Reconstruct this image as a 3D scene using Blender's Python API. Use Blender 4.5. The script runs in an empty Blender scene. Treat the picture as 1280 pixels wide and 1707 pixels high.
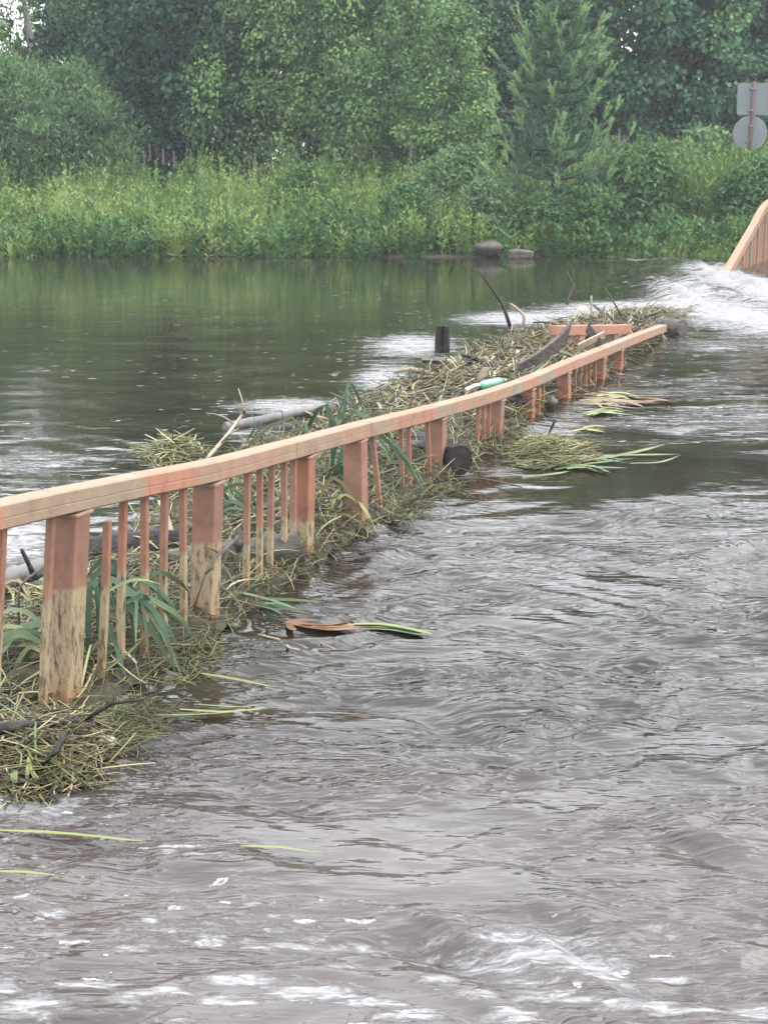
import bpy, math, random
import numpy as np
from mathutils import Vector
R = math.radians
random.seed(7); RNG = np.random.default_rng(11)
scn = bpy.context.scene

# ------------------------------------------------------------------ camera, sky, sun, exposure
F = 2560.0; CX, CY = 640.0, 853.5; HZ = 280.0; CH = 2.0
PITCH = math.atan((CY-HZ)/F)
cam = bpy.data.cameras.new('camera'); co = bpy.data.objects.new('camera', cam)
scn.collection.objects.link(co); scn.camera = co
co.location = (0, 0, CH); co.rotation_euler = (math.pi/2-PITCH, 0, 0)
cam.sensor_fit = 'VERTICAL'; cam.sensor_height = 24; cam.lens = F/1707*24
cam.clip_start = .05; cam.clip_end = 3000
SUN_EL, SUN_AZ = R(50), R(75)
w = bpy.data.worlds.new('World'); scn.world = w; w.use_nodes = True
nt = w.node_tree; bg = nt.nodes['Background']
sky = nt.nodes.new('ShaderNodeTexSky'); sky.sky_type = 'NISHITA'; sky.sun_disc = False
sky.sun_elevation = SUN_EL; sky.sun_rotation = SUN_AZ; sky.dust_density = 3; sky.air_density = 1.2
hs = nt.nodes.new('ShaderNodeHueSaturation'); hs.inputs['Saturation'].default_value = .35
nt.links.new(sky.outputs[0], hs.inputs['Color'])
tc = nt.nodes.new('ShaderNodeTexCoord')
nz = nt.nodes.new('ShaderNodeTexNoise'); nz.inputs['Scale'].default_value = 2.2; nz.inputs['Detail'].default_value = 6
nt.links.new(tc.outputs['Generated'], nz.inputs['Vector'])
cr = nt.nodes.new('ShaderNodeValToRGB')                                     # overcast cloud deck
cr.color_ramp.elements[0].position = .3; cr.color_ramp.elements[0].color = (8.6, 9.0, 9.8, 1)
cr.color_ramp.elements[1].position = .7; cr.color_ramp.elements[1].color = (12.2, 12.4, 12.9, 1)
nt.links.new(nz.outputs['Fac'], cr.inputs[0])
mx = nt.nodes.new('ShaderNodeMixRGB'); mx.inputs[0].default_value = .85
sxyz = nt.nodes.new('ShaderNodeSeparateXYZ'); nt.links.new(tc.outputs['Generated'], sxyz.inputs[0])
zr = nt.nodes.new('ShaderNodeValToRGB'); zr.color_ramp.elements[0].color = (.95, .95, .95, 1); zr.color_ramp.elements[1].color = (1.4, 1.4, 1.4, 1)
zr.color_ramp.elements[0].position = 0; zr.color_ramp.elements[1].position = .9; nt.links.new(sxyz.outputs['Z'], zr.inputs[0])
mz = nt.nodes.new('ShaderNodeMixRGB'); mz.blend_type = 'MULTIPLY'; mz.inputs[0].default_value = 1
nt.links.new(cr.outputs[0], mz.inputs[1]); nt.links.new(zr.outputs[0], mz.inputs[2])
nt.links.new(hs.outputs[0], mx.inputs[1]); nt.links.new(mz.outputs[0], mx.inputs[2])
nt.links.new(mx.outputs[0], bg.inputs[0]); bg.inputs[1].default_value = .1
sl = bpy.data.lights.new('sun', 'SUN'); so = bpy.data.objects.new('sun', sl); scn.collection.objects.link(so)
sl.energy = .9; sl.angle = R(50); sl.color = (1, .96, .9)
sd = Vector((math.sin(SUN_AZ)*math.cos(SUN_EL), math.cos(SUN_AZ)*math.cos(SUN_EL), math.sin(SUN_EL)))
so.rotation_euler = sd.to_track_quat('Z', 'Y').to_euler()
scn.view_settings.view_transform = 'Standard'; scn.view_settings.look = 'None'
scn.view_settings.gamma = 1; scn.view_settings.use_curve_mapping = False
scn.view_settings.exposure = 1.8

# ------------------------------------------------------------------ helpers
def ray(x, y):
    dx = (x-CX)/F; dy = -(y-CY)/F
    c, s = math.cos(PITCH), math.sin(PITCH)
    return Vector((dx, c+dy*s, -s+dy*c))
def P(x, y, z=0.0):
    r = ray(x, y); t = (z-CH)/r.z
    return Vector((r.x*t, r.y*t, z))
def PD(x, y, D):
    r = ray(x, y); t = D/r.y
    return Vector((r.x*t, D, CH+r.z*t))
def link(name, me, mat=None, parent=None):
    o = bpy.data.objects.new(name, me); scn.collection.objects.link(o)
    if mat: me.materials.append(mat)
    if parent: o.parent = parent
    return o
def tag(o, label=None, cat=None, group=None, kind=None):
    if label: o['label'] = label
    if cat: o['category'] = cat
    if group: o['group'] = group
    if kind: o['kind'] = kind
    return o
def empty(name, loc, label=None, cat=None, group=None):
    o = bpy.data.objects.new(name, None); scn.collection.objects.link(o); o.location = loc
    o.empty_display_size = .2
    return tag(o, label, cat, group)
def mesh_np(name, V, Q, tint=None, smooth=False, attrs=None):
    """V (n,3); Q (m,k) faces all with k corners"""
    V = np.asarray(V, np.float32); Q = np.asarray(Q, np.int32)
    me = bpy.data.meshes.new(name); k = Q.shape[1]
    me.vertices.add(len(V)); me.vertices.foreach_set('co', V.ravel())
    me.loops.add(Q.size); me.loops.foreach_set('vertex_index', Q.ravel())
    me.polygons.add(len(Q)); me.polygons.foreach_set('loop_start', np.arange(0, Q.size, k, dtype=np.int32))
    if smooth: me.polygons.foreach_set('use_smooth', np.ones(len(Q), bool))
    me.update(calc_edges=True)
    if tint is not None:
        a = me.attributes.new('tint', 'FLOAT', 'POINT'); a.data.foreach_set('value', np.asarray(tint, np.float32))
    for nm, v in (attrs or {}).items():
        a = me.attributes.new(nm, 'FLOAT', 'POINT'); a.data.foreach_set('value', np.asarray(v, np.float32))
    return me
class MB:
    def __init__(s): s.v = []; s.f = []; s.t = []
    def add(s, vs, fs, t=0.5):
        o = len(s.v); s.v += [tuple(v) for v in vs]; s.f += [tuple(i+o for i in f) for f in fs]
        s.t += [t]*len(vs) if not isinstance(t, (list, tuple)) else list(t)
    def tube(s, pts, rad, n=6, cap=True, t=.5, squash=1.0, noise=0.0):
        pts = [Vector(p) for p in pts]; m = len(pts); vs = []
        if not isinstance(rad, (list, tuple)): rad = [rad]*m
        pu = None
        for i, p in enumerate(pts):
            d = (pts[min(i+1, m-1)]-pts[max(i-1, 0)]).normalized()
            if pu is None:
                pu = Vector((0, 0, 1)) if abs(d.z) < .9 else Vector((1, 0, 0))
            a = d.cross(pu).normalized(); b = a.cross(d).normalized(); pu = b
            for k in range(n):
                an = 2*math.pi*k/n; rr = rad[i]*(1+noise*random.uniform(-1, 1))
                vs.append(p+a*math.cos(an)*rr+b*math.sin(an)*rr*squash)
        fs = [(i*n+k, i*n+(k+1) % n, (i+1)*n+(k+1) % n, (i+1)*n+k) for i in range(m-1) for k in range(n)]
        if cap: fs += [tuple(range(n))[::-1], tuple((m-1)*n+k for k in range(n))]
        s.add(vs, fs, t)
    def hexa(s, c8, t=.5):
        s.add(c8, [(0, 3, 2, 1), (4, 5, 6, 7), (0, 1, 5, 4), (1, 2, 6, 5), (2, 3, 7, 6), (3, 0, 4, 7)], t)
    def box(s, c, ax, ay, az, t=.5):
        c = Vector(c)
        s.hexa([c-ax-ay-az, c+ax-ay-az, c+ax+ay-az, c-ax+ay-az, c-ax-ay+az, c+ax-ay+az, c+ax+ay+az, c-ax+ay+az], t)
    def mesh(s, name, smooth=False):
        me = bpy.data.meshes.new(name); me.from_pydata(s.v, [], s.f); me.update()
        a = me.attributes.new('tint', 'FLOAT', 'POINT'); a.data.foreach_set('value', s.t)
        if smooth: me.polygons.foreach_set('use_smooth', [True]*len(me.polygons))
        return me
    def build(s, name, mat, parent=None, smooth=False, bevel=0):
        o = link(name, s.mesh(name, smooth), mat, parent)
        if bevel:
            b = o.modifiers.new('bevel', 'BEVEL'); b.width = bevel; b.segments = 2; b.limit_method = 'ANGLE'
        return o
def lerp(a, b, t): return a+(b-a)*t
def curve_pts(ctrl, n):
    """Catmull-Rom through control points"""
    c = [Vector(p) for p in ctrl]; c = [c[0]*2-c[1]]+c+[c[-1]*2-c[-2]]; out = []
    m = len(c)-3
    for i in range(n+1):
        u = i/n*m; k = min(int(u), m-1); t = u-k
        p0, p1, p2, p3 = c[k:k+4]
        out.append(.5*((2*p1)+(p2-p0)*t+(2*p0-5*p1+4*p2-p3)*t*t+(3*p1-p0-3*p2+p3)*t**3))
    return out
def lownoise(X, Y, sc, seed, n=10):
    r = np.random.default_rng(seed); out = np.zeros_like(X)
    for i in range(n):
        a = r.uniform(0, 2*np.pi); k = 2*np.pi/sc*r.uniform(.6, 1.8)
        out += np.sin(k*(np.cos(a)*X+np.sin(a)*Y)+r.uniform(0, 6.28))
    return out/math.sqrt(n/2)

# ------------------------------------------------------------------ materials
def newmat(name):
    m = bpy.data.materials.new(name); m.use_nodes = True
    n = m.node_tree; return m, n, n.nodes['Principled BSDF']
def N(nt, typ, **kw):
    n = nt.nodes.new(typ)
    for k, v in kw.items():
        if hasattr(n, k): setattr(n, k, v)
        else: n.inputs[k.replace('_', ' ')].default_value = v
    return n
def ramp(nt, els, interp='LINEAR'):
    r = nt.nodes.new('ShaderNodeValToRGB'); e = r.color_ramp.elements
    r.color_ramp.interpolation = interp
    e[0].position, e[0].color = els[0][0], (*els[0][1], 1); e[1].position, e[1].color = els[-1][0], (*els[-1][1], 1)
    for p, c in els[1:-1]:
        x = e.new(p); x.color = (*c, 1)
    return r
def leafmat(name, cols, trans=.25, rough=.55, spec=.3):
    m, n, b = newmat(name)
    at = N(n, 'ShaderNodeAttribute', attribute_name='tint')
    k = len(cols); r = ramp(n, [(i/(k-1), c) for i, c in enumerate(cols)])
    n.links.new(at.outputs['Fac'], r.inputs[0]); n.links.new(r.outputs[0], b.inputs['Base Color'])
    b.inputs['Roughness'].default_value = rough; b.inputs['Specular IOR Level'].default_value = spec
    tr = N(n, 'ShaderNodeBsdfTranslucent'); mixs = N(n, 'ShaderNodeMixShader'); mixs.inputs[0].default_value = trans
    n.links.new(r.outputs[0], tr.inputs[0]); n.links.new(b.outputs[0], mixs.inputs[1]); n.links.new(tr.outputs[0], mixs.inputs[2])
    n.links.new(mixs.outputs[0], n.nodes['Material Output'].inputs[0])
    return m
def noisemat(name, cols, scale=8, rough=.8, stretch=(1, 1, 1), bump=.3, detail=6, spec=.3, bd=.01):
    m, n, b = newmat(name)
    tcn = N(n, 'ShaderNodeTexCoord'); mp = N(n, 'ShaderNodeMapping'); mp.inputs['Scale'].default_value = stretch
    nz = N(n, 'ShaderNodeTexNoise', Scale=scale, Detail=detail, Roughness=.65)
    n.links.new(tcn.outputs['Object'], mp.inputs[0]); n.links.new(mp.outputs[0], nz.inputs['Vector'])
    k = len(cols); r = ramp(n, [(.3+.4*i/(k-1), c) for i, c in enumerate(cols)])
    n.links.new(nz.outputs['Fac'], r.inputs[0]); n.links.new(r.outputs[0], b.inputs['Base Color'])
    b.inputs['Roughness'].default_value = rough; b.inputs['Specular IOR Level'].default_value = spec
    bp = N(n, 'ShaderNodeBump', Strength=bump, Distance=bd)
    n.links.new(nz.outputs['Fac'], bp.inputs['Height']); n.links.new(bp.outputs[0], b.inputs['Normal'])
    return m
M = {}
M['birch'] = leafmat('birch_leaves', [(0.0354, 0.0822, 0.0329), (0.0885, 0.164, 0.0569), (0.164, 0.253, 0.0822)], .2, .6, .12)
M['alder'] = leafmat('alder_leaves', [(0.00736, 0.0294, 0.0184), (0.0184, 0.057, 0.0294), (0.0414, 0.092, 0.0386)], .12, .6, .1)
M['lime'] = leafmat('broad_leaves', [(0.0115, 0.0437, 0.0253), (0.0299, 0.0862, 0.0391), (0.0862, 0.167, 0.0575)], .15, .55, .2)
M['willow'] = leafmat('willow_leaves', [(.05, .10, .045), (.09, .16, .065), (.15, .23, .09)], .25, .6, .12)
M['herb'] = leafmat('bank_herbs', [(.04, .09, .025), (.10, .17, .045), (.18, .25, .07), (.25, .29, .12)], .3, .6, .12)
M['herbdark'] = leafmat('dark_herbs', [(0.018, 0.055, 0.018), (0.045, 0.11, 0.03), (0.085, 0.16, 0.045)], .25, .55, .2)
M['needle'] = leafmat('pine_needles', [(0.0462, 0.112, 0.0594), (0.112, 0.211, 0.099), (0.251, 0.383, 0.158)], .2, .6, .12)
M['pink'] = leafmat('pink_flowers', [(.20, .11, .15), (.30, .19, .24)], .3)
M['straw'] = leafmat('straw', [(0.0338, 0.0237, 0.0157), (0.079, 0.0676, 0.0281), (0.157, 0.133, 0.0564), (0.259, 0.22, 0.107), (0.349, 0.303, 0.186), (0.153, 0.186, 0.0507), (0.0734, 0.124, 0.0338)], .12, .5, .4)
M['blade'] = leafmat('iris_blade', [(.026, .052, .026), (.050, .088, .050), (.085, .125, .070), (.15, .18, .085), (.26, .22, .11)], .2, .65, .2)
M['yblade'] = leafmat('yellow_reed', [(0.149, 0.0936, 0.0339), (0.191, 0.161, 0.0594), (0.178, 0.203, 0.0594), (0.127, 0.178, 0.0509)], .2, .4, .5)
M['oblade'] = leafmat('orange_reed', [(0.101, 0.0373, 0.0115), (0.158, 0.0803, 0.0286), (0.178, 0.129, 0.0718)], .2, .4, .5)
M['bark'] = noisemat('tree_bark', [(0.0265, 0.0212, 0.017), (0.053, 0.0451, 0.0371), (0.0905, 0.0796, 0.069)], 6, stretch=(1, 1, .2))
M['birchbark'] = noisemat('birch_bark', [(0.0318, 0.0265, 0.0239), (0.18, 0.175, 0.159), (0.265, 0.254, 0.239)], 4, stretch=(1, 1, 3))
M['logdark'] = noisemat('wet_dark_bark', [(.004, .003, .003), (.012, .009, .008), (.035, .028, .024)], 9, rough=.6, spec=.25, bump=1, bd=.03)
M['loggrey'] = noisemat('wet_grey_wood', [(.025, .02, .017), (.05, .042, .036), (.085, .072, .062)], 9, rough=.6, spec=.25, bump=.9, bd=.02, stretch=(1, 1, 3))
M['logpale'] = noisemat('pale_driftwood', [(0.0621, 0.0572, 0.0549), (0.101, 0.0953, 0.0907), (0.134, 0.127, 0.119)], 9, rough=.6, bump=.4)
M['cut'] = noisemat('sawn_end', [(.008, .006, .007), (.018, .013, .012), (.035, .026, .022)], 14, rough=.6, bump=.5, spec=.2)
M['twig'] = noisemat('twig_bark', [(0.0265, 0.0186, 0.0148), (0.0583, 0.0424, 0.0318), (0.0952, 0.0743, 0.0583)], 20, rough=.6)
M['palewood'] = noisemat('pale_stick', [(0.148, 0.117, 0.0796), (0.223, 0.18, 0.127), (0.292, 0.25, 0.191)], 14, rough=.6)
M['soil'] = noisemat('soil', [(0.0159, 0.0138, 0.00796), (0.0318, 0.0292, 0.0159), (0.0477, 0.0451, 0.0212)], 2, bump=.6, rough=.95)
M['mat'] = noisemat('packed_debris', [(0.00952, 0.00743, 0.00477), (0.0239, 0.0201, 0.0106), (0.053, 0.0451, 0.0239)], 9, bump=1, rough=.8, bd=.03)
M['rock'] = noisemat('boulder', [(0.0273, 0.0234, 0.0203), (0.0663, 0.0546, 0.0468), (0.101, 0.0858, 0.078)], 5, bump=.6)
M['signback'] = noisemat('sign_back', [(0.101, 0.117, 0.117), (0.133, 0.148, 0.152)], 1.5, bump=0, rough=.6)
M['rustpole'] = noisemat('rusty_pole', [(0.053, 0.0318, 0.0292), (0.0905, 0.053, 0.0477)], 8)
M['bottle'] = noisemat('green_plastic', [(0.085, 0.265, 0.159), (0.148, 0.329, 0.223)], 5, bump=0, rough=.15, spec=.6)
M['plastic'] = noisemat('off_white', [(0.329, 0.318, 0.292), (0.382, 0.371, 0.35)], 6, bump=.1, rough=.4)

def paintmat(name, mud=False, patch=2.1, dark=1.0, post=False):
    """terracotta paint, weathered beige patches, scum and rust near the water"""
    m, n, b = newmat(name)
    at = N(n, 'ShaderNodeAttribute', attribute_name='tint')        # metres along the rail / upright id
    geo = N(n, 'ShaderNodeNewGeometry'); tcn = N(n, 'ShaderNodeTexCoord')
    n1 = N(n, 'ShaderNodeTexNoise', Scale=9, Detail=6, Roughness=.7); n.links.new(geo.outputs['Position'], n1.inputs['Vector'])
    n2 = N(n, 'ShaderNodeTexNoise', Scale=60, Detail=4, Roughness=.7); n.links.new(geo.outputs['Position'], n2.inputs['Vector'])
    # block shaped repaint patches
    mu = N(n, 'ShaderNodeMath', operation='MULTIPLY'); mu.inputs[1].default_value = patch
    n.links.new(at.outputs['Fac'], mu.inputs[0])
    ad = N(n, 'ShaderNodeMath', operation='MULTIPLY_ADD'); ad.inputs[1].default_value = .18
    n.links.new(n1.outputs['Fac'], ad.inputs[0]); n.links.new(mu.outputs[0], ad.inputs[2])
    fl = N(n, 'ShaderNodeMath', operation='FLOOR'); n.links.new(ad.outputs[0], fl.inputs[0])
    wn = N(n, 'ShaderNodeTexWhiteNoise', noise_dimensions='1D'); n.links.new(fl.outputs[0], wn.inputs['W'])
    r1 = ramp(n, [(0, (.51*dark, .235*dark, .145*dark)), (.25, (.49*dark, .25*dark, .155*dark)), (.45, (.47*dark, .26*dark, .165*dark)), (.66, (.40*dark, .28*dark, .18*dark)), (.85, (.36*dark, .285*dark, .19*dark)), (1, (.49*dark, .25*dark, .155*dark))])
    if post:
        for e_, c_ in zip(r1.color_ramp.elements, ((.49, .225, .135), (.46, .225, .14), (.43, .23, .15), (.41, .21, .14), (.45, .205, .125), (.49, .20, .115))): e_.color = (*[v*dark for v in c_], 1)
    n.links.new(wn.outputs['Value'], r1.inputs[0])
    r2 = ramp(n, [(.32, (.52, .5, .46)), (.45, (.88, .86, .84)), (.55, (1, 1, 1)), (.72, (1.2, 1.16, 1.08))]); n.links.new(n1.outputs['Fac'], r2.inputs[0])
    m1 = N(n, 'ShaderNodeMixRGB', blend_type='MULTIPLY'); m1.inputs[0].default_value = .7
    n.links.new(r1.outputs[0], m1.inputs[1]); n.links.new(r2.outputs[0], m1.inputs[2])
    # flaked paint with a crisp edge
    n4 = N(n, 'ShaderNodeTexNoise', Scale=5, Detail=10, Roughness=.72, Distortion=.4); n.links.new(geo.outputs['Position'], n4.inputs['Vector'])
    r4 = ramp(n, [(.53, (0, 0, 0)), (.55, (1, 1, 1))]); n.links.new(n4.outputs['Fac'], r4.inputs[0])
    fk = N(n, 'ShaderNodeMath', operation='MULTIPLY'); fk.inputs[1].default_value = .5 if not post else .35; n.links.new(r4.outputs[0], fk.inputs[0])
    m5 = N(n, 'ShaderNodeMixRGB'); m5.inputs[2].default_value = (.37*dark, .27*dark, .17*dark, 1) if not post else (.30*dark, .15*dark, .10*dark, 1)
    n.links.new(fk.outputs[0], m5.inputs[0]); n.links.new(m1.outputs[0], m5.inputs[1]); m1 = m5
    # chips and specks
    r3 = ramp(n, [(.62, (0, 0, 0)), (.68, (1, 1, 1))]); n.links.new(n2.outputs['Fac'], r3.inputs[0])
    m2 = N(n, 'ShaderNodeMixRGB'); m2.inputs[2].default_value = (.09, .05, .035, 1)
    ch = N(n, 'ShaderNodeMath', operation='MULTIPLY'); ch.inputs[1].default_value = .6
    n.links.new(r3.outputs[0], ch.inputs[0]); n.links.new(ch.outputs[0], m2.inputs[0]); n.links.new(m1.outputs[0], m2.inputs[1])
    out = m2.outputs[0]
    if mud:
        sx = N(n, 'ShaderNodeSeparateXYZ'); n.links.new(geo.outputs['Position'], sx.inputs[0])
        jit = N(n, 'ShaderNodeTexWhiteNoise', noise_dimensions='1D'); n.links.new(at.outputs['Fac'], jit.inputs['W'])
        # height of scum line, different per upright
        h = N(n, 'ShaderNodeMath', operation='MULTIPLY_ADD'); h.inputs[1].default_value = .08
        n.links.new(jit.outputs['Value'], h.inputs[0])
        yl = N(n, 'ShaderNodeMath', operation='MULTIPLY_ADD'); yl.inputs[1].default_value = -.105; yl.inputs[2].default_value = 1.00; n.links.new(sx.outputs['Y'], yl.inputs[0]); n.links.new(yl.outputs[0], h.inputs[2])
        h2 = N(n, 'ShaderNodeMath', operation='MULTIPLY_ADD'); h2.inputs[1].default_value = .05; n.links.new(n1.outputs['Fac'], h2.inputs[0]); n.links.new(h.outputs[0], h2.inputs[2])
        lt = N(n, 'ShaderNodeMath', operation='SUBTRACT'); n.links.new(h2.outputs[0], lt.inputs[0]); n.links.new(sx.outputs['Z'], lt.inputs[1])
        ms = N(n, 'ShaderNodeMath', operation='MULTIPLY', use_clamp=True); ms.inputs[1].default_value = 60; n.links.new(lt.outputs[0], ms.inputs[0])
        mud_c = ramp(n, [(.38, (.05, .03, .015)), (.45, (.15, .11, .06)), (.52, (.24, .195, .12)), (.58, (.22, .17, .10)), (.64, (.11, .07, .035))])
        mpz = N(n, 'ShaderNodeMapping'); mpz.inputs['Scale'].default_value = (30, 30, 9); nn = N(n, 'ShaderNodeTexNoise', Scale=1, Detail=7, Roughness=.75)
        n.links.new(geo.outputs['Position'], mpz.inputs[0]); n.links.new(mpz.outputs[0], nn.inputs['Vector']); n.links.new(nn.outputs['Fac'], mud_c.inputs[0])
        m3 = N(n, 'ShaderNodeMixRGB'); n.links.new(ms.outputs[0], m3.inputs[0]); n.links.new(out, m3.inputs[1]); n.links.new(mud_c.outputs[0], m3.inputs[2])
        # rust creeping up from the water
        ru = N(n, 'ShaderNodeMath', operation='MULTIPLY_ADD', use_clamp=True); ru.inputs[1].default_value = -4.6; ru.inputs[2].default_value = .9
        n.links.new(sx.outputs['Z'], ru.inputs[0])
        ru2 = N(n, 'ShaderNodeMath', operation='MULTIPLY_ADD', use_clamp=True); ru2.inputs[1].default_value = 5; ru2.inputs[2].default_value = -2.7
        n.links.new(nn.outputs['Fac'], ru2.inputs[0])
        ru3 = N(n, 'ShaderNodeMath', operation='ADD', use_clamp=True); n.links.new(ru2.outputs[0], ru3.inputs[0]); n.links.new(ru.outputs[0], ru3.inputs[1])
        ru4 = N(n, 'ShaderNodeMath', operation='MULTIPLY', use_clamp=True); n.links.new(ru3.outputs[0], ru4.inputs[0]); n.links.new(ru.outputs[0], ru4.inputs[1])
        m4 = N(n, 'ShaderNodeMixRGB'); m4.inputs[2].default_value = (.28, .105, .02, 1)
        n.links.new(ru4.outputs[0], m4.inputs[0]); n.links.new(m3.outputs[0], m4.inputs[1]); out = m4.outputs[0]
    n.links.new(out, b.inputs['Base Color']); b.inputs['Roughness'].default_value = .62; b.inputs['Specular IOR Level'].default_value = .35
    bp = N(n, 'ShaderNodeBump', Strength=.35, Distance=.003); n.links.new(n2.outputs['Fac'], bp.inputs['Height']); n.links.new(bp.outputs[0], b.inputs['Normal'])
    return m
M['rail'] = paintmat('rail_paint', dark=.5); M['post'] = paintmat('post_paint', True, dark=.43, post=True)

def watermat():
    m, n, b = newmat('river_water')
    geo = N(n, 'ShaderNodeNewGeometry')
    foam = N(n, 'ShaderNodeAttribute', attribute_name='foam'); shal = N(n, 'ShaderNodeAttribute', attribute_name='shallow')
    rgh = N(n, 'ShaderNodeAttribute', attribute_name='rough')
    def noise(scale, st, detail=4, rough=.6, dist=0.0, w=0):
        mp = N(n, 'ShaderNodeMapping'); mp.inputs['Scale'].default_value = st; mp.inputs['Location'].default_value = (w, w*2, 0)
        mp.inputs['Rotation'].default_value = (0, 0, R(7))
        z = N(n, 'ShaderNodeTexNoise', Scale=scale, Detail=detail, Roughness=rough, Distortion=dist)
        n.links.new(geo.outputs['Position'], mp.inputs[0]); n.links.new(mp.outputs[0], z.inputs['Vector']); return z.outputs['Fac']
    def math_(op, a, c, d=None, clamp=False):
        x = N(n, 'ShaderNodeMath', operation=op, use_clamp=clamp)
        for i, v in enumerate((a, c, d)):
            if v is None: continue
            if isinstance(v, (int, float)): x.inputs[i].default_value = v
            else: n.links.new(v, x.inputs[i])
        return x.outputs[0]
    # body colour
    r = ramp(n, [(0, (.016, .017, .009)), (.5, (.015, .012, .009)), (1, (.050, .043, .041))]); n.links.new(shal.outputs['Fac'], r.inputs[0])
    big = noise(1.3, (1, 2.2, 1), 5); rb = ramp(n, [(.35, (.72, .68, .64)), (.65, (1.25, 1.22, 1.2))]); n.links.new(big, rb.inputs[0])
    m1 = N(n, 'ShaderNodeMixRGB', blend_type='MULTIPLY'); m1.inputs[0].default_value = 1
    n.links.new(r.outputs[0], m1.inputs[1]); n.links.new(rb.outputs[0], m1.inputs[2])
    # foam: streaks and lacy patches, threshold driven by the attribute
    f0 = noise(1.5, (1, 4.5, 1), 6, .6, .5, 21); f1 = noise(3.6, (1, 3.8, 1), 7, .64, .9, 3); f2 = noise(14, (1, 3, 1), 6, .66, .8, 9); f3 = noise(45, (1, 1.6, 1), 3, .6, 0, 4)
    s = math_('MULTIPLY_ADD', f0, .38, math_('MULTIPLY_ADD', f1, .52, math_('MULTIPLY_ADD', f2, .36, math_('MULTIPLY_ADD', f3, .16, -.21))))
    th = math_('MULTIPLY_ADD', foam.outputs['Fac'], -.54, .73)
    fm = math_('MULTIPLY', math_('SUBTRACT', s, th), 7, None, True)
    fm = math_('MULTIPLY', fm, math_('MULTIPLY_ADD', math_('SUBTRACT', f2, .5), 3.2, .78, True))
    mpv = N(n, 'ShaderNodeMapping'); mpv.inputs['Scale'].default_value = (1, 2.3, 1)
    wob = N(n, 'ShaderNodeTexNoise', Scale=18, Detail=4); n.links.new(geo.outputs['Position'], wob.inputs['Vector'])
    vm = N(n, 'ShaderNodeVectorMath', operation='MULTIPLY_ADD'); vm.inputs[1].default_value = (.16, .07, 0)
    n.links.new(wob.outputs['Color'], vm.inputs[0]); n.links.new(geo.outputs['Position'], vm.inputs[2]); n.links.new(vm.outputs[0], mpv.inputs[0])
    vo = N(n, 'ShaderNodeTexVoronoi', voronoi_dimensions='2D', Scale=7.5); n.links.new(mpv.outputs[0], vo.inputs['Vector'])
    sv = N(n, 'ShaderNodeSeparateColor'); n.links.new(vo.outputs['Color'], sv.inputs[0])
    gate = math_('SUBTRACT', math_('MULTIPLY', foam.outputs['Fac'], 1.0), sv.outputs[0])       # which flecks exist
    siz = math_('MULTIPLY_ADD', math_('POWER', sv.outputs[1], 2), .26, .03)
    spot = math_('MULTIPLY', math_('MULTIPLY', math_('SUBTRACT', siz, vo.outputs['Distance']), 14, None, True), math_('GREATER_THAN', gate, .0))
    spot = math_('MULTIPLY', spot, math_('MULTIPLY', math_('SUBTRACT', f3, .25), 4, None, True))
    fm = math_('MAXIMUM', fm, spot)
    fm = math_('MULTIPLY', fm, math_('GREATER_THAN', foam.outputs['Fac'], .02))
    m2 = N(n, 'ShaderNodeMixRGB'); n.links.new(fm, m2.inputs[0]); n.links.new(m1.outputs[0], m2.inputs[1]); m2.inputs[2].default_value = (.225, .222, .225, 1)
    n.links.new(m2.outputs[0], b.inputs['Base Color'])
    ro = math_('MULTIPLY_ADD', fm, .5, .06); n.links.new(ro, b.inputs['Roughness'])
    b.inputs['IOR'].default_value = 1.333; b.inputs['Specular IOR Level'].default_value = .7
    # ripples finer than the mesh
    b1 = noise(4.5, (.8, 3.0, 1), 3, .5, .25, 1); b2 = noise(15, (.8, 2.6, 1), 2, .5, .2, 7)
    h = math_('MULTIPLY', b1, .018)
    h = math_('MULTIPLY_ADD', b2, .0026, h)
    b3 = noise(5.5, (.75, 3.4, 1), 2, .5, .35, 13)
    rid = math_('ABSOLUTE', math_('SUBTRACT', b3, .5), 0); rg2 = N(n, 'ShaderNodeAttribute', attribute_name='ridge')
    h = math_('MULTIPLY', h, rgh.outputs['Fac'])
    h = math_('MULTIPLY_ADD', math_('MULTIPLY', rid, rg2.outputs['Fac']), -.020, h)
    h = math_('MULTIPLY_ADD', fm, .0025, h)
    h = math_('MULTIPLY_ADD', math_('MULTIPLY', f3, fm), .006, h)
    bp = N(n, 'ShaderNodeBump', Strength=1, Distance=1); n.links.new(h, bp.inputs['Height']); n.links.new(bp.outputs[0], b.inputs['Normal'])
    return m
M['water'] = watermat()

# ------------------------------------------------------------------ railing line in plan
RT = [(4.0, -1.72), (5.46, -1.16), (6.4, -.80), (7.65, -.42), (9.0, .02), (10.0, .34), (12.4, 1.17), (15.3, 2.30), (17.6, 3.06), (28.5, 6.3), (34, 8.5), (60, 17)]
def railX(D): return np.interp(D, [a for a, b in RT], [b for a, b in RT])
def side(X, Y):            # signed distance to the railing line; positive downstream (right)
    return (X-railX(Y))*.93
def column_D(px):          # where the image column of a rail point meets the plan line
    lo, hi = 3.0, 40.0
    for _ in range(50):
        mid = (lo+hi)/2
        xx = CX+F*railX(mid)/(mid*math.cos(PITCH)+1.2*math.sin(PITCH))
        if xx < px: lo = mid
        else: hi = mid
    return lo

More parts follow.
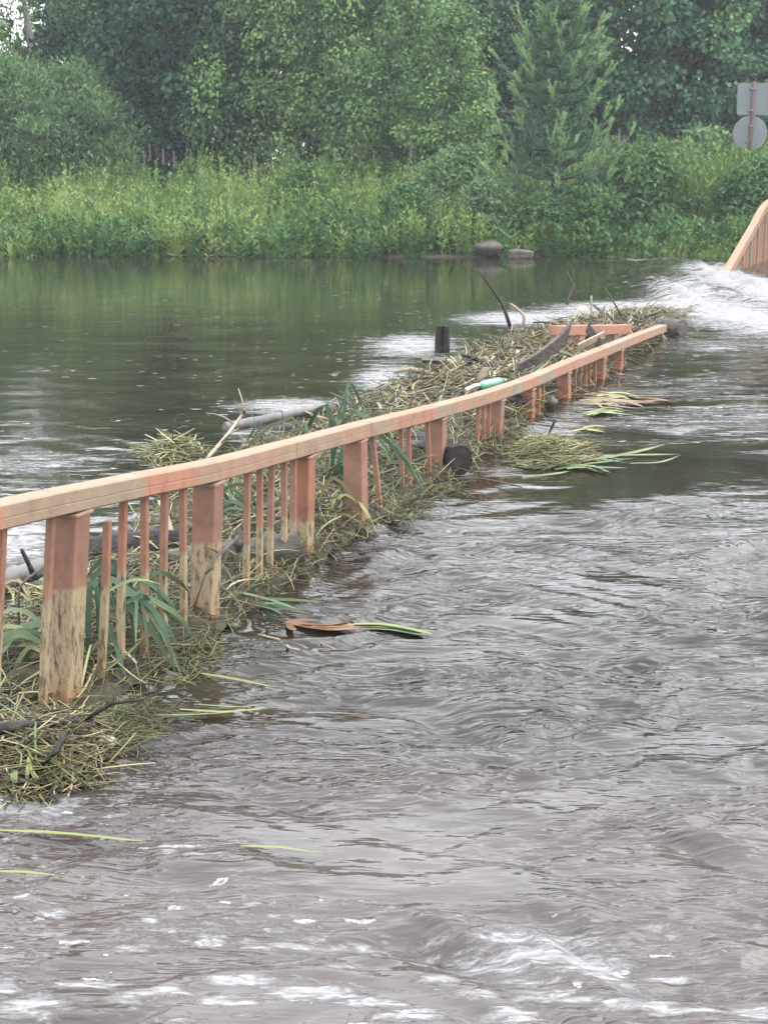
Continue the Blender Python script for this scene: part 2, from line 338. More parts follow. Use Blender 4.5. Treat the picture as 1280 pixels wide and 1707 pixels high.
# ------------------------------------------------------------------ water surface
def build_water():
    # rows: fine near, spaced like 1/r; columns: fine in the middle, coarse to the sides and behind
    rr = 1/np.linspace(1/2.6, 1/38.0, 760)
    rr = np.concatenate([np.array([.25, .8, 1.4, 2.0, 2.35]), rr, np.array([40, 43, 48, 60, 90, 140, 260, 600])])
    a = np.concatenate([np.linspace(-178, -60, 24), np.linspace(-55, -22, 60), np.linspace(-21.8, 21.8, 640), np.linspace(22.4, 55, 60), np.linspace(60, 178, 24)])
    a = np.radians(a)
    RR, A = np.meshgrid(rr, a, indexing='ij')
    X = RR*np.sin(A); Y = RR*np.cos(A)
    s = side(X, Y)
    def sm(x): x = np.clip(x, 0, 1); return x*x*(3-2*x)
    down = sm(s/.8+.5)
    def blob(px, py, rx, ry, soft=1.0):
        c = P(px, py); ex = abs(P(px+rx, py).x-c.x); ey = abs(P(px, py+ry).y-P(px, py-ry).y)/2
        d = ((X-c.x)/ex)**2+((Y-c.y)/ey)**2
        return np.exp(-d*soft)
    # roughness map
    rough = .22+.78*down
    far = sm((Y-13)/12)
    rough *= 1-.45*far
    calm = np.clip(blob(1100, 780, 420, 60)*1.2+blob(800, 820, 230, 24)*.8, 0, 1)*down
    calm = np.clip(calm+.62*blob(1150, 610, 340, 60)*down, 0, .97)
    rough *= 1-calm*.93
    rough *= 1-.35*sm((blob(250, 1500, 500, 260)))
    rough *= 1+.18*lownoise(X, Y*1.6, 2.2, 5)
    rough += .9*blob(1260, 480, 130, 55)
    rough = np.clip(rough, .05, 2.2)
    # foam map
    foam = .84*blob(1260, 485, 120, 42, 1.2)+.72*blob(1270, 540, 150, 26)+.5*blob(1130, 500, 70, 24)+.40*blob(1180, 580, 160, 20)
    foam += .42*blob(1100, 700, 260, 22)+.38*blob(1150, 640, 260, 30)+.22*blob(1220, 840, 140, 16)
    foam += .66*blob(690, 585, 95, 24)+.64*blob(640, 645, 65, 32)+.66*blob(480, 690, 120, 16)+.74*blob(880, 540, 140, 15)+.7*blob(1020, 520, 110, 12)+.3*blob(60, 790, 200, 26)*(1-down)
    foam += .52*blob(30, 920, 90, 60)*(1-down)+.6*blob(40, 1340, 120, 26)+.40*blob(180, 1385, 300, 50)
    yb = P(640, 1670).y
    foam += .30*np.exp(-((Y-yb-.07*lownoise(X, Y, 1.1, 14))/.15)**2)*(1+.12*lownoise(X, Y, .5, 9))+.12*np.exp(-((Y-P(640, 1590).y)/.14)**2)
    foam += .42*blob(300, 1520, 420, 80)+.40*blob(1000, 1560, 420, 60)+.25*blob(60, 1700, 120, 40)
    foam += .22*(1-down)*sm((Y-6)/2)*sm((13-Y)/3)+.08*(1-down)*sm((Y-11)/3)
    foam += .5*np.exp(-((Y-33.0-.4*lownoise(X, Y*0, 3, 21))/.3)**2)*sm((X-1.5)/2)*np.clip(.7+.5*lownoise(X, Y*0, 1.6, 22), 0, 1)
    for fx, fy, fw, fh in ((50, 1680, 70, 16), (130, 1640, 60, 12), (210, 1672, 40, 10), (265, 1655, 55, 9), (380, 1668, 50, 10), (430, 1575, 30, 10), (470, 1610, 60, 5), (520, 1655, 80, 13), (620, 1672, 60, 9),
            (690, 1690, 70, 10), (850, 1690, 45, 12), (905, 1660, 50, 10), (960, 1668, 40, 6), (1060, 1680, 60, 7), (1180, 1690, 90, 9), (1265, 1680, 40, 8), (40, 1505, 45, 10), (90, 1520, 30, 7), (30, 1345, 50, 9), (100, 1350, 40, 6),
            (285, 1410, 20, 6), (278, 1424, 15, 7), (320, 1430, 14, 5), (110, 1565, 42, 7), (215, 1580, 32, 7), (256, 1530, 22, 9), (350, 1556, 38, 7), (480, 1566, 42, 6), (500, 1592, 34, 5), (610, 1562, 24, 5), (770, 1530, 15, 5),
            (1000, 1540, 20, 5), (720, 1572, 26, 5), (835, 1608, 40, 7), (560, 1618, 30, 5), (330, 1596, 40, 5), (45, 1600, 40, 8), (730, 1636, 40, 6), (1100, 1622, 50, 5), (210, 1338, 30, 5), (60, 1392, 40, 6), (1170, 1596, 30, 4), (5, 1640, 20, 14), (400, 1640, 60, 5), (800, 1660, 30, 8)):
        foam = np.maximum(foam, (.80 if fy > 1635 else .64)*blob(fx, fy, fw*1.7, fh*1.7))
    foam = np.clip(foam, 0, 1.1)
    # shallow / turbid water over the road
    shallow = .12+down*(.20+.75*sm((6.2-Y)/2.6))
    shallow = np.clip(shallow+.30*blob(820, 950, 380, 60)*down-.2*blob(400, 1130, 140, 50), 0, 1)
    # level: dammed upstream, drop across the rail line
    Z = .07*(1-down)
    casc = np.clip(blob(1240, 480, 130, 60)+blob(1130, 500, 70, 30), 0, 1); Z += casc*.055*(np.abs(lownoise(X, Y*.8, 1.4, 31))+.6*np.abs(lownoise(X, Y, .7, 32)))
    Z += blob(1150, 478, 60, 26)*.10+blob(1190, 462, 50, 16)*.10+blob(1140, 510, 40, 18)*.07
    # waves
    wx = X+.10*lownoise(X, Y, 1.9, 1)+.02*lownoise(X, Y, .55, 2)
    wy = Y+.12*lownoise(X, Y, 1.7, 3)+.022*lownoise(X, Y, .5, 4)
    rg = np.random.default_rng(3)
    cell = np.maximum(RR*RR/1450.0, RR*.0012)
    H = np.zeros_like(X)
    for lam, slope, n in ((1.5, .02, 10), (.75, .045, 14), (.40, .10, 20), (.24, .15, 30), (.14, .12, 30), (.08, .045, 18)):
        acc = np.zeros_like(X)
        for i in range(n):
            th = rg.normal(math.pi/2-.12, .30); L = lam*rg.uniform(.75, 1.35); k = 2*math.pi/L
            ph = k*(np.cos(th)*wx+np.sin(th)*wy)+rg.uniform(0, 6.28)
            acc += (np.sin(ph)+.25*np.sin(2*ph+1.57))/k
        H += acc*slope/math.sqrt(n/2)*sm((lam/cell-2.0)/2.5)
    # patchy wind / turbulence: groups of waves
    grp = np.clip(1+.45*lownoise(X, Y*1.8, 1.5, 8), .3, 1.6)
    Z = Z+H*rough*grp
    nr, na = X.shape
    V = np.stack([X, Y, Z], -1).reshape(-1, 3)
    I = np.arange(nr*na).reshape(nr, na)
    Q = np.stack([I[:-1, :-1], I[:-1, 1:], I[1:, 1:], I[1:, :-1]], -1).reshape(-1, 4)[:, ::-1]
    me = mesh_np('river_water', V, Q, smooth=True, attrs={'foam': foam.ravel(), 'shallow': shallow.ravel(), 'rough': (np.clip(rough*grp, .05, 2)*np.clip(14/RR, .35, 1)).ravel(), 'ridge': (rough*grp*down*sm((15-RR)/7)).ravel()})
    tag(link('river_water', me, M['water']), kind='structure', label='brown flood water running over the submerged road')
build_water()

# ------------------------------------------------------------------ ground and far bank
SH = 34.6
def ground_z(X, Y):
    t = np.clip((Y-SH+.25*np.sin(X*.9)+.3*np.sin(X*.37+1))/7.0, -1, 1)
    z = np.where(t < 0, -1.6*np.clip(-t*2.0, 0, 1), .95*(1-(1-np.clip(t, 0, 1))**1.7))
    return z+.05*np.sin(X*1.7+Y*1.3)
def build_ground():
    xs = np.concatenate([[-900, -300, -120, -60], np.linspace(-40, 40, 130), [60, 120, 300, 900]])
    ys = np.concatenate([[-900, -200, -50, 0, 15, 25], np.linspace(29, 60, 70), [80, 120, 300, 1500]])
    Y, X = np.meshgrid(ys, xs, indexing='ij'); Z = ground_z(X, Y)
    nr, na = X.shape; I = np.arange(nr*na).reshape(nr, na)
    Q = np.stack([I[:-1, :-1], I[:-1, 1:], I[1:, 1:], I[1:, :-1]], -1).reshape(-1, 4)
    tag(link('ground', mesh_np('ground', np.stack([X, Y, Z], -1).reshape(-1, 3), Q, smooth=True), M['soil']), kind='structure')
build_ground()

# ------------------------------------------------------------------ leaves
def unit(v): return v/np.maximum(np.linalg.norm(v, axis=-1, keepdims=True), 1e-6)
def leaf_arrays(Pc, Dr, L, W, rng=RNG, up=None):
    """folded rhombus leaves: base Pc, direction Dr"""
    n = len(Pc); up = rng.normal(0, .55, (n, 3))+(np.array([0, 0, 1.0]) if up is None else up)
    sd = unit(np.cross(Dr, up)); nm = np.cross(sd, Dr)
    L = np.broadcast_to(L, (n,))[:, None]; W = np.broadcast_to(W, (n,))[:, None]
    mid = Pc+Dr*L*.45
    V = np.stack([Pc, mid+sd*W*.5-nm*W*.12, Pc+Dr*L-nm*L*.12, mid-sd*W*.5-nm*W*.12], 1).reshape(-1, 3)
    return V, np.arange(4*n).reshape(n, 4)
def rand_dir(n, rng=RNG, droop=0.0):
    d = rng.normal(0, 1, (n, 3)); d[:, 2] = d[:, 2]*.6-droop; return unit(d)
def crown_mesh(name, rx, ry, z0, z1, nclump, per, cl, L, W, droop=0.0, hang=0.0, seed=1, shape=.5, zcut=99, gap=0.0, front=True):
    """clumps of leaves on the outside of an uneven crown. local coords, base at 0. most clumps go to the
    height band zcut below (the crown above is coarser: fewer, larger leaves)."""
    r = np.random.default_rng(seed)
    n = nclump
    th = r.uniform(0, 2*np.pi, n); zz = r.uniform(0, 1, n)
    prof = np.sin(np.pi*np.clip(zz*(1-shape*.35)+shape*.32, 0, 1))**.6
    lob = 1+.16*np.sin(3*th+zz*7+seed)+.12*np.sin(5*th-zz*11+seed*2)+.1*r.normal(0, 1, n)
    rad = r.uniform(.35, 1, n)**.55
    C = np.stack([np.cos(th)*rx*prof*rad*lob, np.sin(th)*ry*prof*rad*lob, z0+(z1-z0)*zz], 1)
    big = C[:, 2] > zcut
    V = []; T = []
    csz = cl*r.uniform(.6, 1.5, n); ct = np.clip(.5+.24*r.normal(0, 1, n), 0, 1)
    cnt = np.where(big, per//4, per)
    idx = np.repeat(np.arange(n), cnt); m = len(idx)
    off = r.normal(0, 1, (m, 3)); off *= (r.uniform(.55, 1, (m, 1))/np.maximum(np.linalg.norm(off, axis=1, keepdims=True), .01))
    off[:, 2] *= .8
    off[:, 2] = np.where(off[:, 2] < 0, off[:, 2]*(.25+hang*1.6), off[:, 2])
    if hang: off[:, :2] *= (1-.35*hang)
    Pp = C[idx]+off*csz[idx, None]
    tw = r.normal(0, .06, (m, 3)); Pp += tw
    # leaves point outwards from clump centre and hang a little
    D = unit(off*.8+r.normal(0, .6, (m, 3))+np.array([0, 0, -droop]))
    s = r.uniform(.7, 1.25, m)*np.where(big[idx], 2.0, 1)
    Vv, Q = leaf_arrays(Pp, D, L*s, W*s, r, unit(off)*1.6+np.array([0, 0, .4]))
    t = np.repeat(np.clip(ct[idx]+.13*r.normal(0, 1, m), 0, 1), 4)
    return mesh_np(name, Vv, Q, t), C
def trunk_mesh(name, h, r0, C, z0, seed=1, nl=26, lean=.3, r1=.03, stems=1):
    rr = random.Random(seed); mb = MB()
    for s in range(stems):
        bx, by = (rr.uniform(-.5, .5), rr.uniform(-.4, .4)) if stems > 1 else (0, 0)
        ax = [(bx*(1+2*i/7)+lean*math.sin(i*.9+seed)*(i/7), by*(1+2*i/7)+lean*math.cos(i*1.1+seed)*i/7, -0.4+(h+.4)*i/7) for i in range(8)]
        mb.tube(curve_pts(ax, 14), [lerp(r0, r1, i/14) for i in range(15)], 8)
    P0 = curve_pts(ax, 20)
    ids = rr.sample(range(len(C)), min(nl, len(C)))
    for i in ids:
        c = Vector(C[i]); zb = max(.3, c.z-rr.uniform(.5, 1.6)-.25*math.hypot(c.x, c.y))
        b = min(P0, key=lambda p: abs(p.z-zb)); mid = b.lerp(c, .5)+Vector((rr.uniform(-.2, .2), rr.uniform(-.2, .2), .2))
        mb.tube(curve_pts([b, mid, c], 5), [r0*.38, r0*.3, r0*.22, r0*.16, r0*.1, .012], 5)
    return mb.mesh(name, True)
def tree(name, px, D, label, cat, cm, tm, mat, bark='bark', group=None, rot=0, scale=1, sx=1):
    x = PD(px, 300, D).x; e = empty(name, (x, D, float(ground_z(np.array(x), np.array(D)))), label, cat, group)
    c = link('crown', cm, None, e); t = link('trunk', tm, None, e)
    if not cm.materials: cm.materials.append(M[mat])
    if not tm.materials: tm.materials.append(M[bark])
    e.rotation_euler = (0, 0, rot); e.scale = (scale*sx, scale*sx, scale)
    return e
# crown recipes
cb, C1 = crown_mesh('birch_crown', 3.9, 3.0, .1, 10.8, 420, 230, .85, .125, .09, .7, .5, 21, shape=.8, zcut=8)
tb = trunk_mesh('birch_trunk', 10.2, .17, C1, 1, 21, 30)
ca, C2 = crown_mesh('alder_crown', 2.7, 2.5, .1, 10, 330, 170, .75, .15, .13, .3, .15, 33, shape=.8, zcut=8)
ta = trunk_mesh('alder_trunk', 9.4, .16, C2, 1, 33, 26, stems=2)
cl_, C3 = crown_mesh('broadleaf_crown', 4.0, 3.0, .1, 10.5, 420, 160, .8, .17, .14, .3, .1, 45, shape=.8, zcut=8)
tl = trunk_mesh('broadleaf_trunk', 9.8, .2, C3, 1, 45, 30)
cw, C4 = crown_mesh('weeping_birch_crown', 2.7, 2.4, 1.3, 11.5, 420, 110, .5, .11, .06, 1.4, 1.6, 57, zcut=9)
tw = trunk_mesh('weeping_birch_trunk', 11, .14, C4, 1, 57, 30)
cs, C5 = crown_mesh('narrow_birch_crown', 1.0, .9, .4, 10, 200, 90, .38, .11, .08, .6, .6, 61, zcut=8)
ts = trunk_mesh('narrow_birch_trunk', 9.5, .09, C5, 1, 61, 16)
cu, C6 = crown_mesh('willow_crown', 1.9, 1.5, .1, 3.6, 230, 100, .46, .15, .05, -.5, .1, 71)
tu = trunk_mesh('willow_trunk', 2.6, .07, C6, 1, 71, 24, stems=4)
cp, C7 = crown_mesh('sapling_crown', 1.25, 1.0, .3, 5.1, 150, 85, .36, .10, .08, .3, .2, 83, shape=-.2)
tp = trunk_mesh('sapling_trunk', 4.9, .06, C7, 1, 83, 26)
tree('weeping_birch', 62, 48.5, 'tall weeping birch with thin hanging sprays and sky showing through, at the top left corner', 'tree', cw, tw, 'birch', 'birchbark', rot=.3)
tree('narrow_birch', 172, 46, 'slim light green birch in front of the dark alder at the left', 'tree', cs, ts, 'birch', 'birchbark')
tree('alder_tree', 285, 46, 'dark green alder standing between the slim birch and the big spreading birch', 'tree', ca, ta, 'alder')
tree('birch_tree', 560, 44.8, 'big spreading pale green birch, widest crown left of the middle', 'tree', cb, tb, 'birch', 'bark', sx=.92)
tree('birch_tree', 690, 52, 'grey green birch behind the young birch sapling', 'tree', cb, tb, 'birch', 'bark', rot=2.2)
tree('broadleaf_tree', 850, 53, 'dark broadleaved tree standing behind the top of the young pine', 'tree', cl_, tl, 'lime', rot=1.0)
tree('broadleaf_tree', 1075, 47, 'dense dark broadleaved tree between the pine and the road sign', 'tree', cl_, tl, 'lime', rot=3.4, sx=.9)
tree('broadleaf_tree', 1260, 50, 'dark broadleaved tree rising behind the road sign', 'tree', cl_, tl, 'lime', rot=5.0)
tree('willow_bush', 20, 41.5, 'round leafy willow bush at the left edge of the bank', 'bush', cu, tu, 'willow', sx=.95, rot=1)
tree('willow_bush', 118, 43.5, 'pale grey green willow bush under the weeping birch', 'bush', cu, tu, 'willow', rot=2.6)
tree('willow_bush', 205, 46, 'darker low willow bush at the foot of the alder', 'bush', cu, tu, 'alder', rot=4)
tree('birch_sapling', 752, 41, 'young birch sapling with loose leafy twigs left of the pine', 'tree', cp, tp, 'birch', 'bark')
tree('birch_tree', 1460, 50, 'pale birch outside the right edge of the view', 'tree', cb, tb, 'birch', 'birchbark', rot=4.1)
tree('alder_tree', -160, 48, 'alder outside the left edge of the view', 'tree', ca, ta, 'alder', rot=1.8)
tree('birch_tree', -380, 50, 'spreading birch farther upstream, outside the left edge', 'tree', cb, tb, 'birch', 'birchbark', rot=5.6)
tree('broadleaf_tree', 1700, 49, 'broadleaved tree farther along, outside the right edge', 'tree', cl_, tl, 'lime', rot=.6)
# far wood that closes the view (one mass)
def far_wood():
    r = np.random.default_rng(5); n = 1700
    X = r.uniform(-34, 34, n); Y = r.uniform(58, 66, n); Zc = .3+r.uniform(0, 1, n)*(9.6+1.2*np.sin(X*.8))
    # a thinner place at the upper left where the sky glimmers through
    xx = CX+F*X/(Y*.976); gapm = (xx < 60) & (xx > -40) & (Zc > 5.0)
    keep = ~gapm; X, Y, Zc = X[keep], Y[keep], Zc[keep]; n = len(X)
    per = 60; idx = np.repeat(np.arange(n), per); m = len(idx)
    off = unit(r.normal(0, 1, (m, 3)))*r.uniform(.2, 1, (m, 1))*np.array([1.1, 1.0, .75])
    Pp = np.stack([X, Y, Zc], 1)[idx]+off
    V, Q = leaf_arrays(Pp, unit(off+r.normal(0, .6, (m, 3))), r.uniform(.3, .5, m), r.uniform(.24, .4, m), r)
    t = np.repeat(np.clip(np.repeat(r.uniform(.05, .6, n), per)+.12*r.normal(0, 1, m), 0, 1), 4)
    tag(link('far_wood', mesh_np('far_wood', V, Q, t), M['alder']), 'dark wood closing the view behind the bank trees', 'wood', kind='stuff')
far_wood()

# young pine --------------------------------------------------------
def pine():
    D = 36.6; base = PD(918, 400, D); gz = float(ground_z(np.array(base.x), np.array(D)))
    e = empty('young_pine', (base.x, D, gz), 'young bushy pine with upturned pale shoots on the bank', 'tree')
    rr = random.Random(4); H = 6.1-gz; tm = MB()
    tm.tube([(0, 0, -.3), (.04, 0, H*.5), (.1, 0, H)], [.075, .045, .012], 7); shoots = []
    z = .25
    while z < H-.15:
        f = z/H; rad = 1.75*(1-f)**.85*(1+.15*rr.uniform(-1, 1))+.15
        nb = 6 if f < .75 else 5; a0 = rr.uniform(0, 6.28)
        for k in range(nb):
            a = a0+k*2*math.pi/nb+rr.uniform(-.3, .3); ln = rad*rr.uniform(.6, 1.25)
            d = Vector((math.cos(a), math.sin(a), 0)); bs = Vector((.1*f, 0, z))
            tip = bs+d*ln+Vector((0, 0, ln*.5+.1)); pts = curve_pts([bs, bs+d*ln*.55+Vector((0, 0, ln*.10)), tip], 6)
            tm.tube(pts, [.024*(1-i/7)+.006 for i in range(7)], 4)
            for i in range(1, 7):
                p = pts[i]
                for q in range(3):
                    dd = (d*rr.uniform(.3, 1)+Vector((rr.uniform(-.9, .9), rr.uniform(-.9, .9), rr.uniform(.15, .9)))).normalized()
                    if i == 6: dd = (d*.6+Vector((rr.uniform(-.4, .4), rr.uniform(-.4, .4), .8))).normalized()
                    shoots.append((p, dd, rr.uniform(.18, .34)*(1.3 if i == 6 else 1), .12+.4*i/6+(.35 if i == 6 else 0)))
        z += rr.uniform(.26, .38)*(1.25 if f > .7 else 1)
    for k in range(6): shoots.append((Vector((.1, 0, H-.15*k)), Vector((rr.uniform(-.25, .25), rr.uniform(-.2, .2), 1)).normalized(), .4, .8))
    r = np.random.default_rng(8); V = []; T = []
    PB = np.array([s[0] for s in shoots]); DB = np.array([s[1] for s in shoots]); LB = np.array([s[2] for s in shoots]); TB = np.array([s[3] for s in shoots])
    per = 62; idx = np.repeat(np.arange(len(shoots)), per); m = len(idx)
    u = r.uniform(0, 1, m); pos = PB[idx]+DB[idx]*(LB[idx]*u)[:, None]
    nd = unit(DB[idx]*.9+unit(r.normal(0, 1, (m, 3)))*.62); ln = r.uniform(.06, .095, m)
    sdv = unit(np.cross(nd, r.normal(0, 1, (m, 3))))*.013
    V = np.stack([pos-sdv, pos+sdv, pos+nd*ln[:, None]], 1).reshape(-1, 3)
    t = np.repeat(np.clip(TB[idx]+.12*r.normal(0, 1, m), 0, 1), 3)
    link('needles', mesh_np('needles', V, np.arange(3*m).reshape(m, 3), t), M['needle'], e)['kind'] = 'stuff'
    tm.build('trunk', M['bark'], e, True)
pine()

# herbs on the bank ---------------------------------------------------
def herbs(name, mat, label, X, Y, hgt, seed, nleaf=13, L=.17, W=.045, tl=None):
    r = np.random.default_rng(seed); n = len(X); Z = ground_z(X, Y)
    lean = r.normal(0, .13, (n, 2))
    # stems
    B = np.stack([X, Y, Z-.05], 1); Tp = B+np.stack([lean[:, 0]*hgt, lean[:, 1]*hgt, hgt+.05], 1)
    sv = np.array([.007, 0, 0])
    Vs = np.stack([B-sv, B+sv, Tp+sv*.3, Tp-sv*.3], 1).reshape(-1, 3); Qs = np.arange(4*n).reshape(n, 4)
    base_t = np.clip(.5+.17*lownoise(X, Y, 4.5, seed+1)+.13*lownoise(X, Y, 1.2, seed+5)+.12*r.normal(0, 1, n), 0, 1) if tl is None else tl
    idx = np.repeat(np.arange(n), nleaf); m = len(idx); u = np.clip(r.uniform(.12, 1.0, m), 0, 1)
    pos = B[idx]+(Tp-B)[idx]*u[:, None]
    az = r.uniform(0, 6.28, m); D = unit(np.stack([np.cos(az), np.sin(az), .45+.9*u+r.normal(0, .25, m)], 1))
    V, Q = leaf_arrays(pos, D, L*r.uniform(.6, 1.3, m)*(1.15-.5*u), W*r.uniform(.7, 1.3, m), r)
    t = np.concatenate([np.repeat(base_t, 4)*.8, np.repeat(np.clip(base_t[idx]*.9+.12*r.normal(0, 1, m)+.03, 0, 1), 4)])
    me = mesh_np(name, np.concatenate([Vs, V]), np.concatenate([Qs, Q+4*n]), t)
    tag(link(name, me, M[mat]), label, 'plants', kind='stuff')
def scatter(n, x0, x1, y0, y1, seed, f=None):
    r = np.random.default_rng(seed); X = r.uniform(x0, x1, n); Y = SH+(y0-SH)+(y1-y0)*r.uniform(0, 1, n)**1.3
    if f is not None: k = f(X, Y, r); X, Y = X[k], Y[k]
    return X, Y
X, Y = scatter(9500, -13, 13, SH+.0, SH+8.5, 1)
pxl = CX+F*X/(Y*.976)
hg = (.62+.10*lownoise(X, Y, 1.3, 3)+.16*np.random.default_rng(9).normal(0, 1, len(X)))*(.75+.45*np.clip((Y-SH)/5, 0, 1))*1.18
hg = hg*(1+.16*lownoise(X, Y, 2.4, 17)); hg = np.clip(hg, .3, 2.2); hg = np.where((pxl > 1000) & (pxl < 1215) & (Y < SH+2.4), hg*.45, hg)
herbs('bank_herbs', 'herb', 'tall yellow green grasses and herbs covering the far bank', X, Y, hg, 2)
X, Y = scatter(2600, -13, 13, SH-.45, SH+1.6, 12, lambda X, Y, r: Y > SH-.15+.3*lownoise(X, Y*0, 1.6, 4))
herbs('waterside_herbs', 'herbdark', 'low dark green plants along the waterline of the far bank', X, Y, np.clip(.5+.25*lownoise(X, Y, 1.1, 5), .12, 1.1), 4, 13, .17, .07)
X, Y = scatter(2400, 5.0, 13, SH+2.2, SH+8, 13)
herbs('roadside_weeds', 'herb', 'high mixed weeds below the road sign', X, Y, np.random.default_rng(3).uniform(1.1, 1.9, len(X)), 6, 15, .2, .05, np.clip(np.random.default_rng(4).normal(.28, .14, len(X)), 0, 1))
X, Y = scatter(1500, 5.0, 8.3, SH-.4, SH+1.7, 14)
herbs('shore_grass', 'herb', 'short bright grass on the shore beside the far railing', X, Y, np.random.default_rng(5).uniform(.12, .34, len(X)), 7, 9, .14, .03, np.clip(np.random.default_rng(6).normal(.5, .15, len(X)), 0, 1))
# shrubs of the shore under the pine
cq, C8 = crown_mesh('shrub_crown', .95, .75, .05, 1.55, 90, 60, .26, .15, .065, .2, .1, 91)
tq = trunk_mesh('shrub_trunk', .7, .02, C8, 1, 91, 3, stems=2)
for px, D, lab, mt, sc in ((812, 35.8, 'low leafy shrub between the boulders and the pine', 'willow', .8), (905, 35.3, 'broad leaved shrub hanging over the water under the pine', 'herbdark', .72),
                           (985, 35.6, 'arching green shrub at the water right of the pine', 'herbdark', .85), (1075, 37.2, 'tall green shrub left of the dark hollow in the bank', 'herbdark', 1.15),
                           (1180, 40.5, 'pale leaved shrub in front of the dark tree, left of the road sign', 'willow', 1.25), (680, 36.3, 'dark waterside shrub nearest the middle of the bank', 'herbdark', .75),
                           (505, 38.5, 'dark green bush standing among the yellow green herbs', 'herbdark', .8), (1262, 37.0, 'bushy green shrub beside the far railing', 'herbdark', 1.0), (760, 38.6, 'pale bush at the foot of the birch sapling', 'willow', 1.0)):
    tree('bank_shrub', px, D, lab, 'shrub', cq, tq, 'herbdark', rot=px*.1, scale=sc) if mt == 'herbdark' else None
    if mt != 'herbdark':
        q = cq.copy(); q.materials.clear(); q.materials.append(M[mt]); tree('bank_shrub', px, D, lab, 'shrub', q, tq, mt, rot=px*.1, scale=sc)
# willowherb spikes
def fireweed_mesh():
    s = MB(); s.tube([(0, 0, 0), (.02, 0, .7), (.03, 0, 1.35)], [.008, .007, .004], 4)
    f = MB()
    for k in range(60):
        z = .95+.42*k/60; a = k*2.4; rr_ = .026*(1.15-k/60)+.008
        c = Vector((math.cos(a)*rr_+.025, math.sin(a)*rr_, z)); u = Vector((-math.sin(a), math.cos(a), 0))*.012
        f.add([c-u, c+u, c+u*.3+Vector((0, 0, .035)), c-u*.3+Vector((0, 0, .035))], [(0, 1, 2, 3)], random.random())
    return s.mesh('stem'), f.mesh('flower_spike')
fs_, ff_ = fireweed_mesh(); fs_.materials.append(M['herbdark']); ff_.materials.append(M['pink'])
for i, (px, D, dz) in enumerate([(240, 42, .12), (250, 42.4, .28), (272, 42.3, .15), (290, 42, .05), (318, 42.4, .15), (425, 42, .1), (336, 39, -.15), (595, 42.2, .3), (683, 40.5, .45), (690, 40.9, .3), (1028, 40.5, .7), (1036, 40.9, .5), (1010, 41, .6)]):
    x = PD(px, 300, D).x; e = empty('willowherb', (x, D, float(ground_z(np.array(x), np.array(D)))+dz), 'pink flowering willowherb spike standing above the bank herbs', 'flower', 'pink willowherb spikes along the top of the bank')
    link('stem', fs_, None, e); link('flower_spike', ff_, None, e)

# boulders
def rock(name, c, s, label, mat='rock', seed=1, cat='boulder'):
    import bmesh
    bm = bmesh.new(); bmesh.ops.create_icosphere(bm, subdivisions=3, radius=1); r = random.Random(seed)
    ph = [r.uniform(0, 6) for _ in range(6)]
    for v in bm.verts:
        n = v.co.copy(); k = 1+.14*math.sin(n.x*3+ph[0])+.12*math.sin(n.y*4+ph[1])+.1*math.sin(n.z*5+ph[2])+.05*math.sin(n.x*9+n.y*7+ph[3])
        v.co = Vector((n.x*s[0], n.y*s[1], n.z*s[2]))*k
    me = bpy.data.meshes.new(name); bm.to_mesh(me); bm.free()
    for p in me.polygons: p.use_smooth = True
    o = link(name, me, M[mat]); o.location = c; tag(o, label, cat); return o
rock('boulder', PD(815, 414, 34.4), (.30, .3, .19), 'rounded boulder at the waterline, half hidden by leaves', seed=2)
rock('boulder', PD(868, 424, 34.1), (.30, .25, .13), 'flat topped pinkish boulder at the waterline right of the other boulder', seed=5)

# road sign seen from behind
def sign():
    D = 39.5; b = PD(1247, 260, D); e = empty('road_sign', (b.x, D, float(ground_z(np.array(b.x), np.array(D)))), 'road sign seen from behind, square plate above a round plate on a rusty brown pole', 'sign')
    z0 = e.location.z; k = D/F
    def zz(y): return PD(1247, y, D).z-z0
    p = MB(); p.tube([(0, -.05, -.2), (.035, -.05, zz(135))], .042, 10); p.build('pole', M['rustpole'], e, True)
    # rounded square
    def plate(pts, th, name, y):
        s = MB(); n = len(pts)
        s.add([(x, y, z) for x, z in pts]+[(x, y+th, z) for x, z in pts], [tuple(range(n)), tuple(range(2*n-1, n-1, -1))]+[(i, i+n, (i+1) % n+n, (i+1) % n) for i in range(n)])
        return s.build(name, M['signback'], e)
    x0, x1, za, zb = (1224-1247)*k+.0, (1279-1247)*k, zz(192), zz(138); r = .07; pts = []
    for cx, cz, a0 in ((x1-r, zb-r, 0), (x0+r, zb-r, 90), (x0+r, za+r, 180), (x1-r, za+r, 270)):
        pts += [(cx+r*math.cos(R(a0+i*22.5)), cz+r*math.sin(R(a0+i*22.5))) for i in range(5)]
    plate(pts, .012, 'square_plate', 0)
    cz = zz(222); plate([(.01+.43*math.cos(i*2*math.pi/40), cz+.43*math.sin(i*2*math.pi/40)) for i in range(40)], .012, 'round_plate', .0)
    for y in (148, 184, 210):
        c = MB(); c.box((.02, -.05, zz(y)), Vector((.07, 0, 0)), Vector((0, .05, 0)), Vector((0, 0, .02))); c.build('clamp', M['signback'], e)
sign()

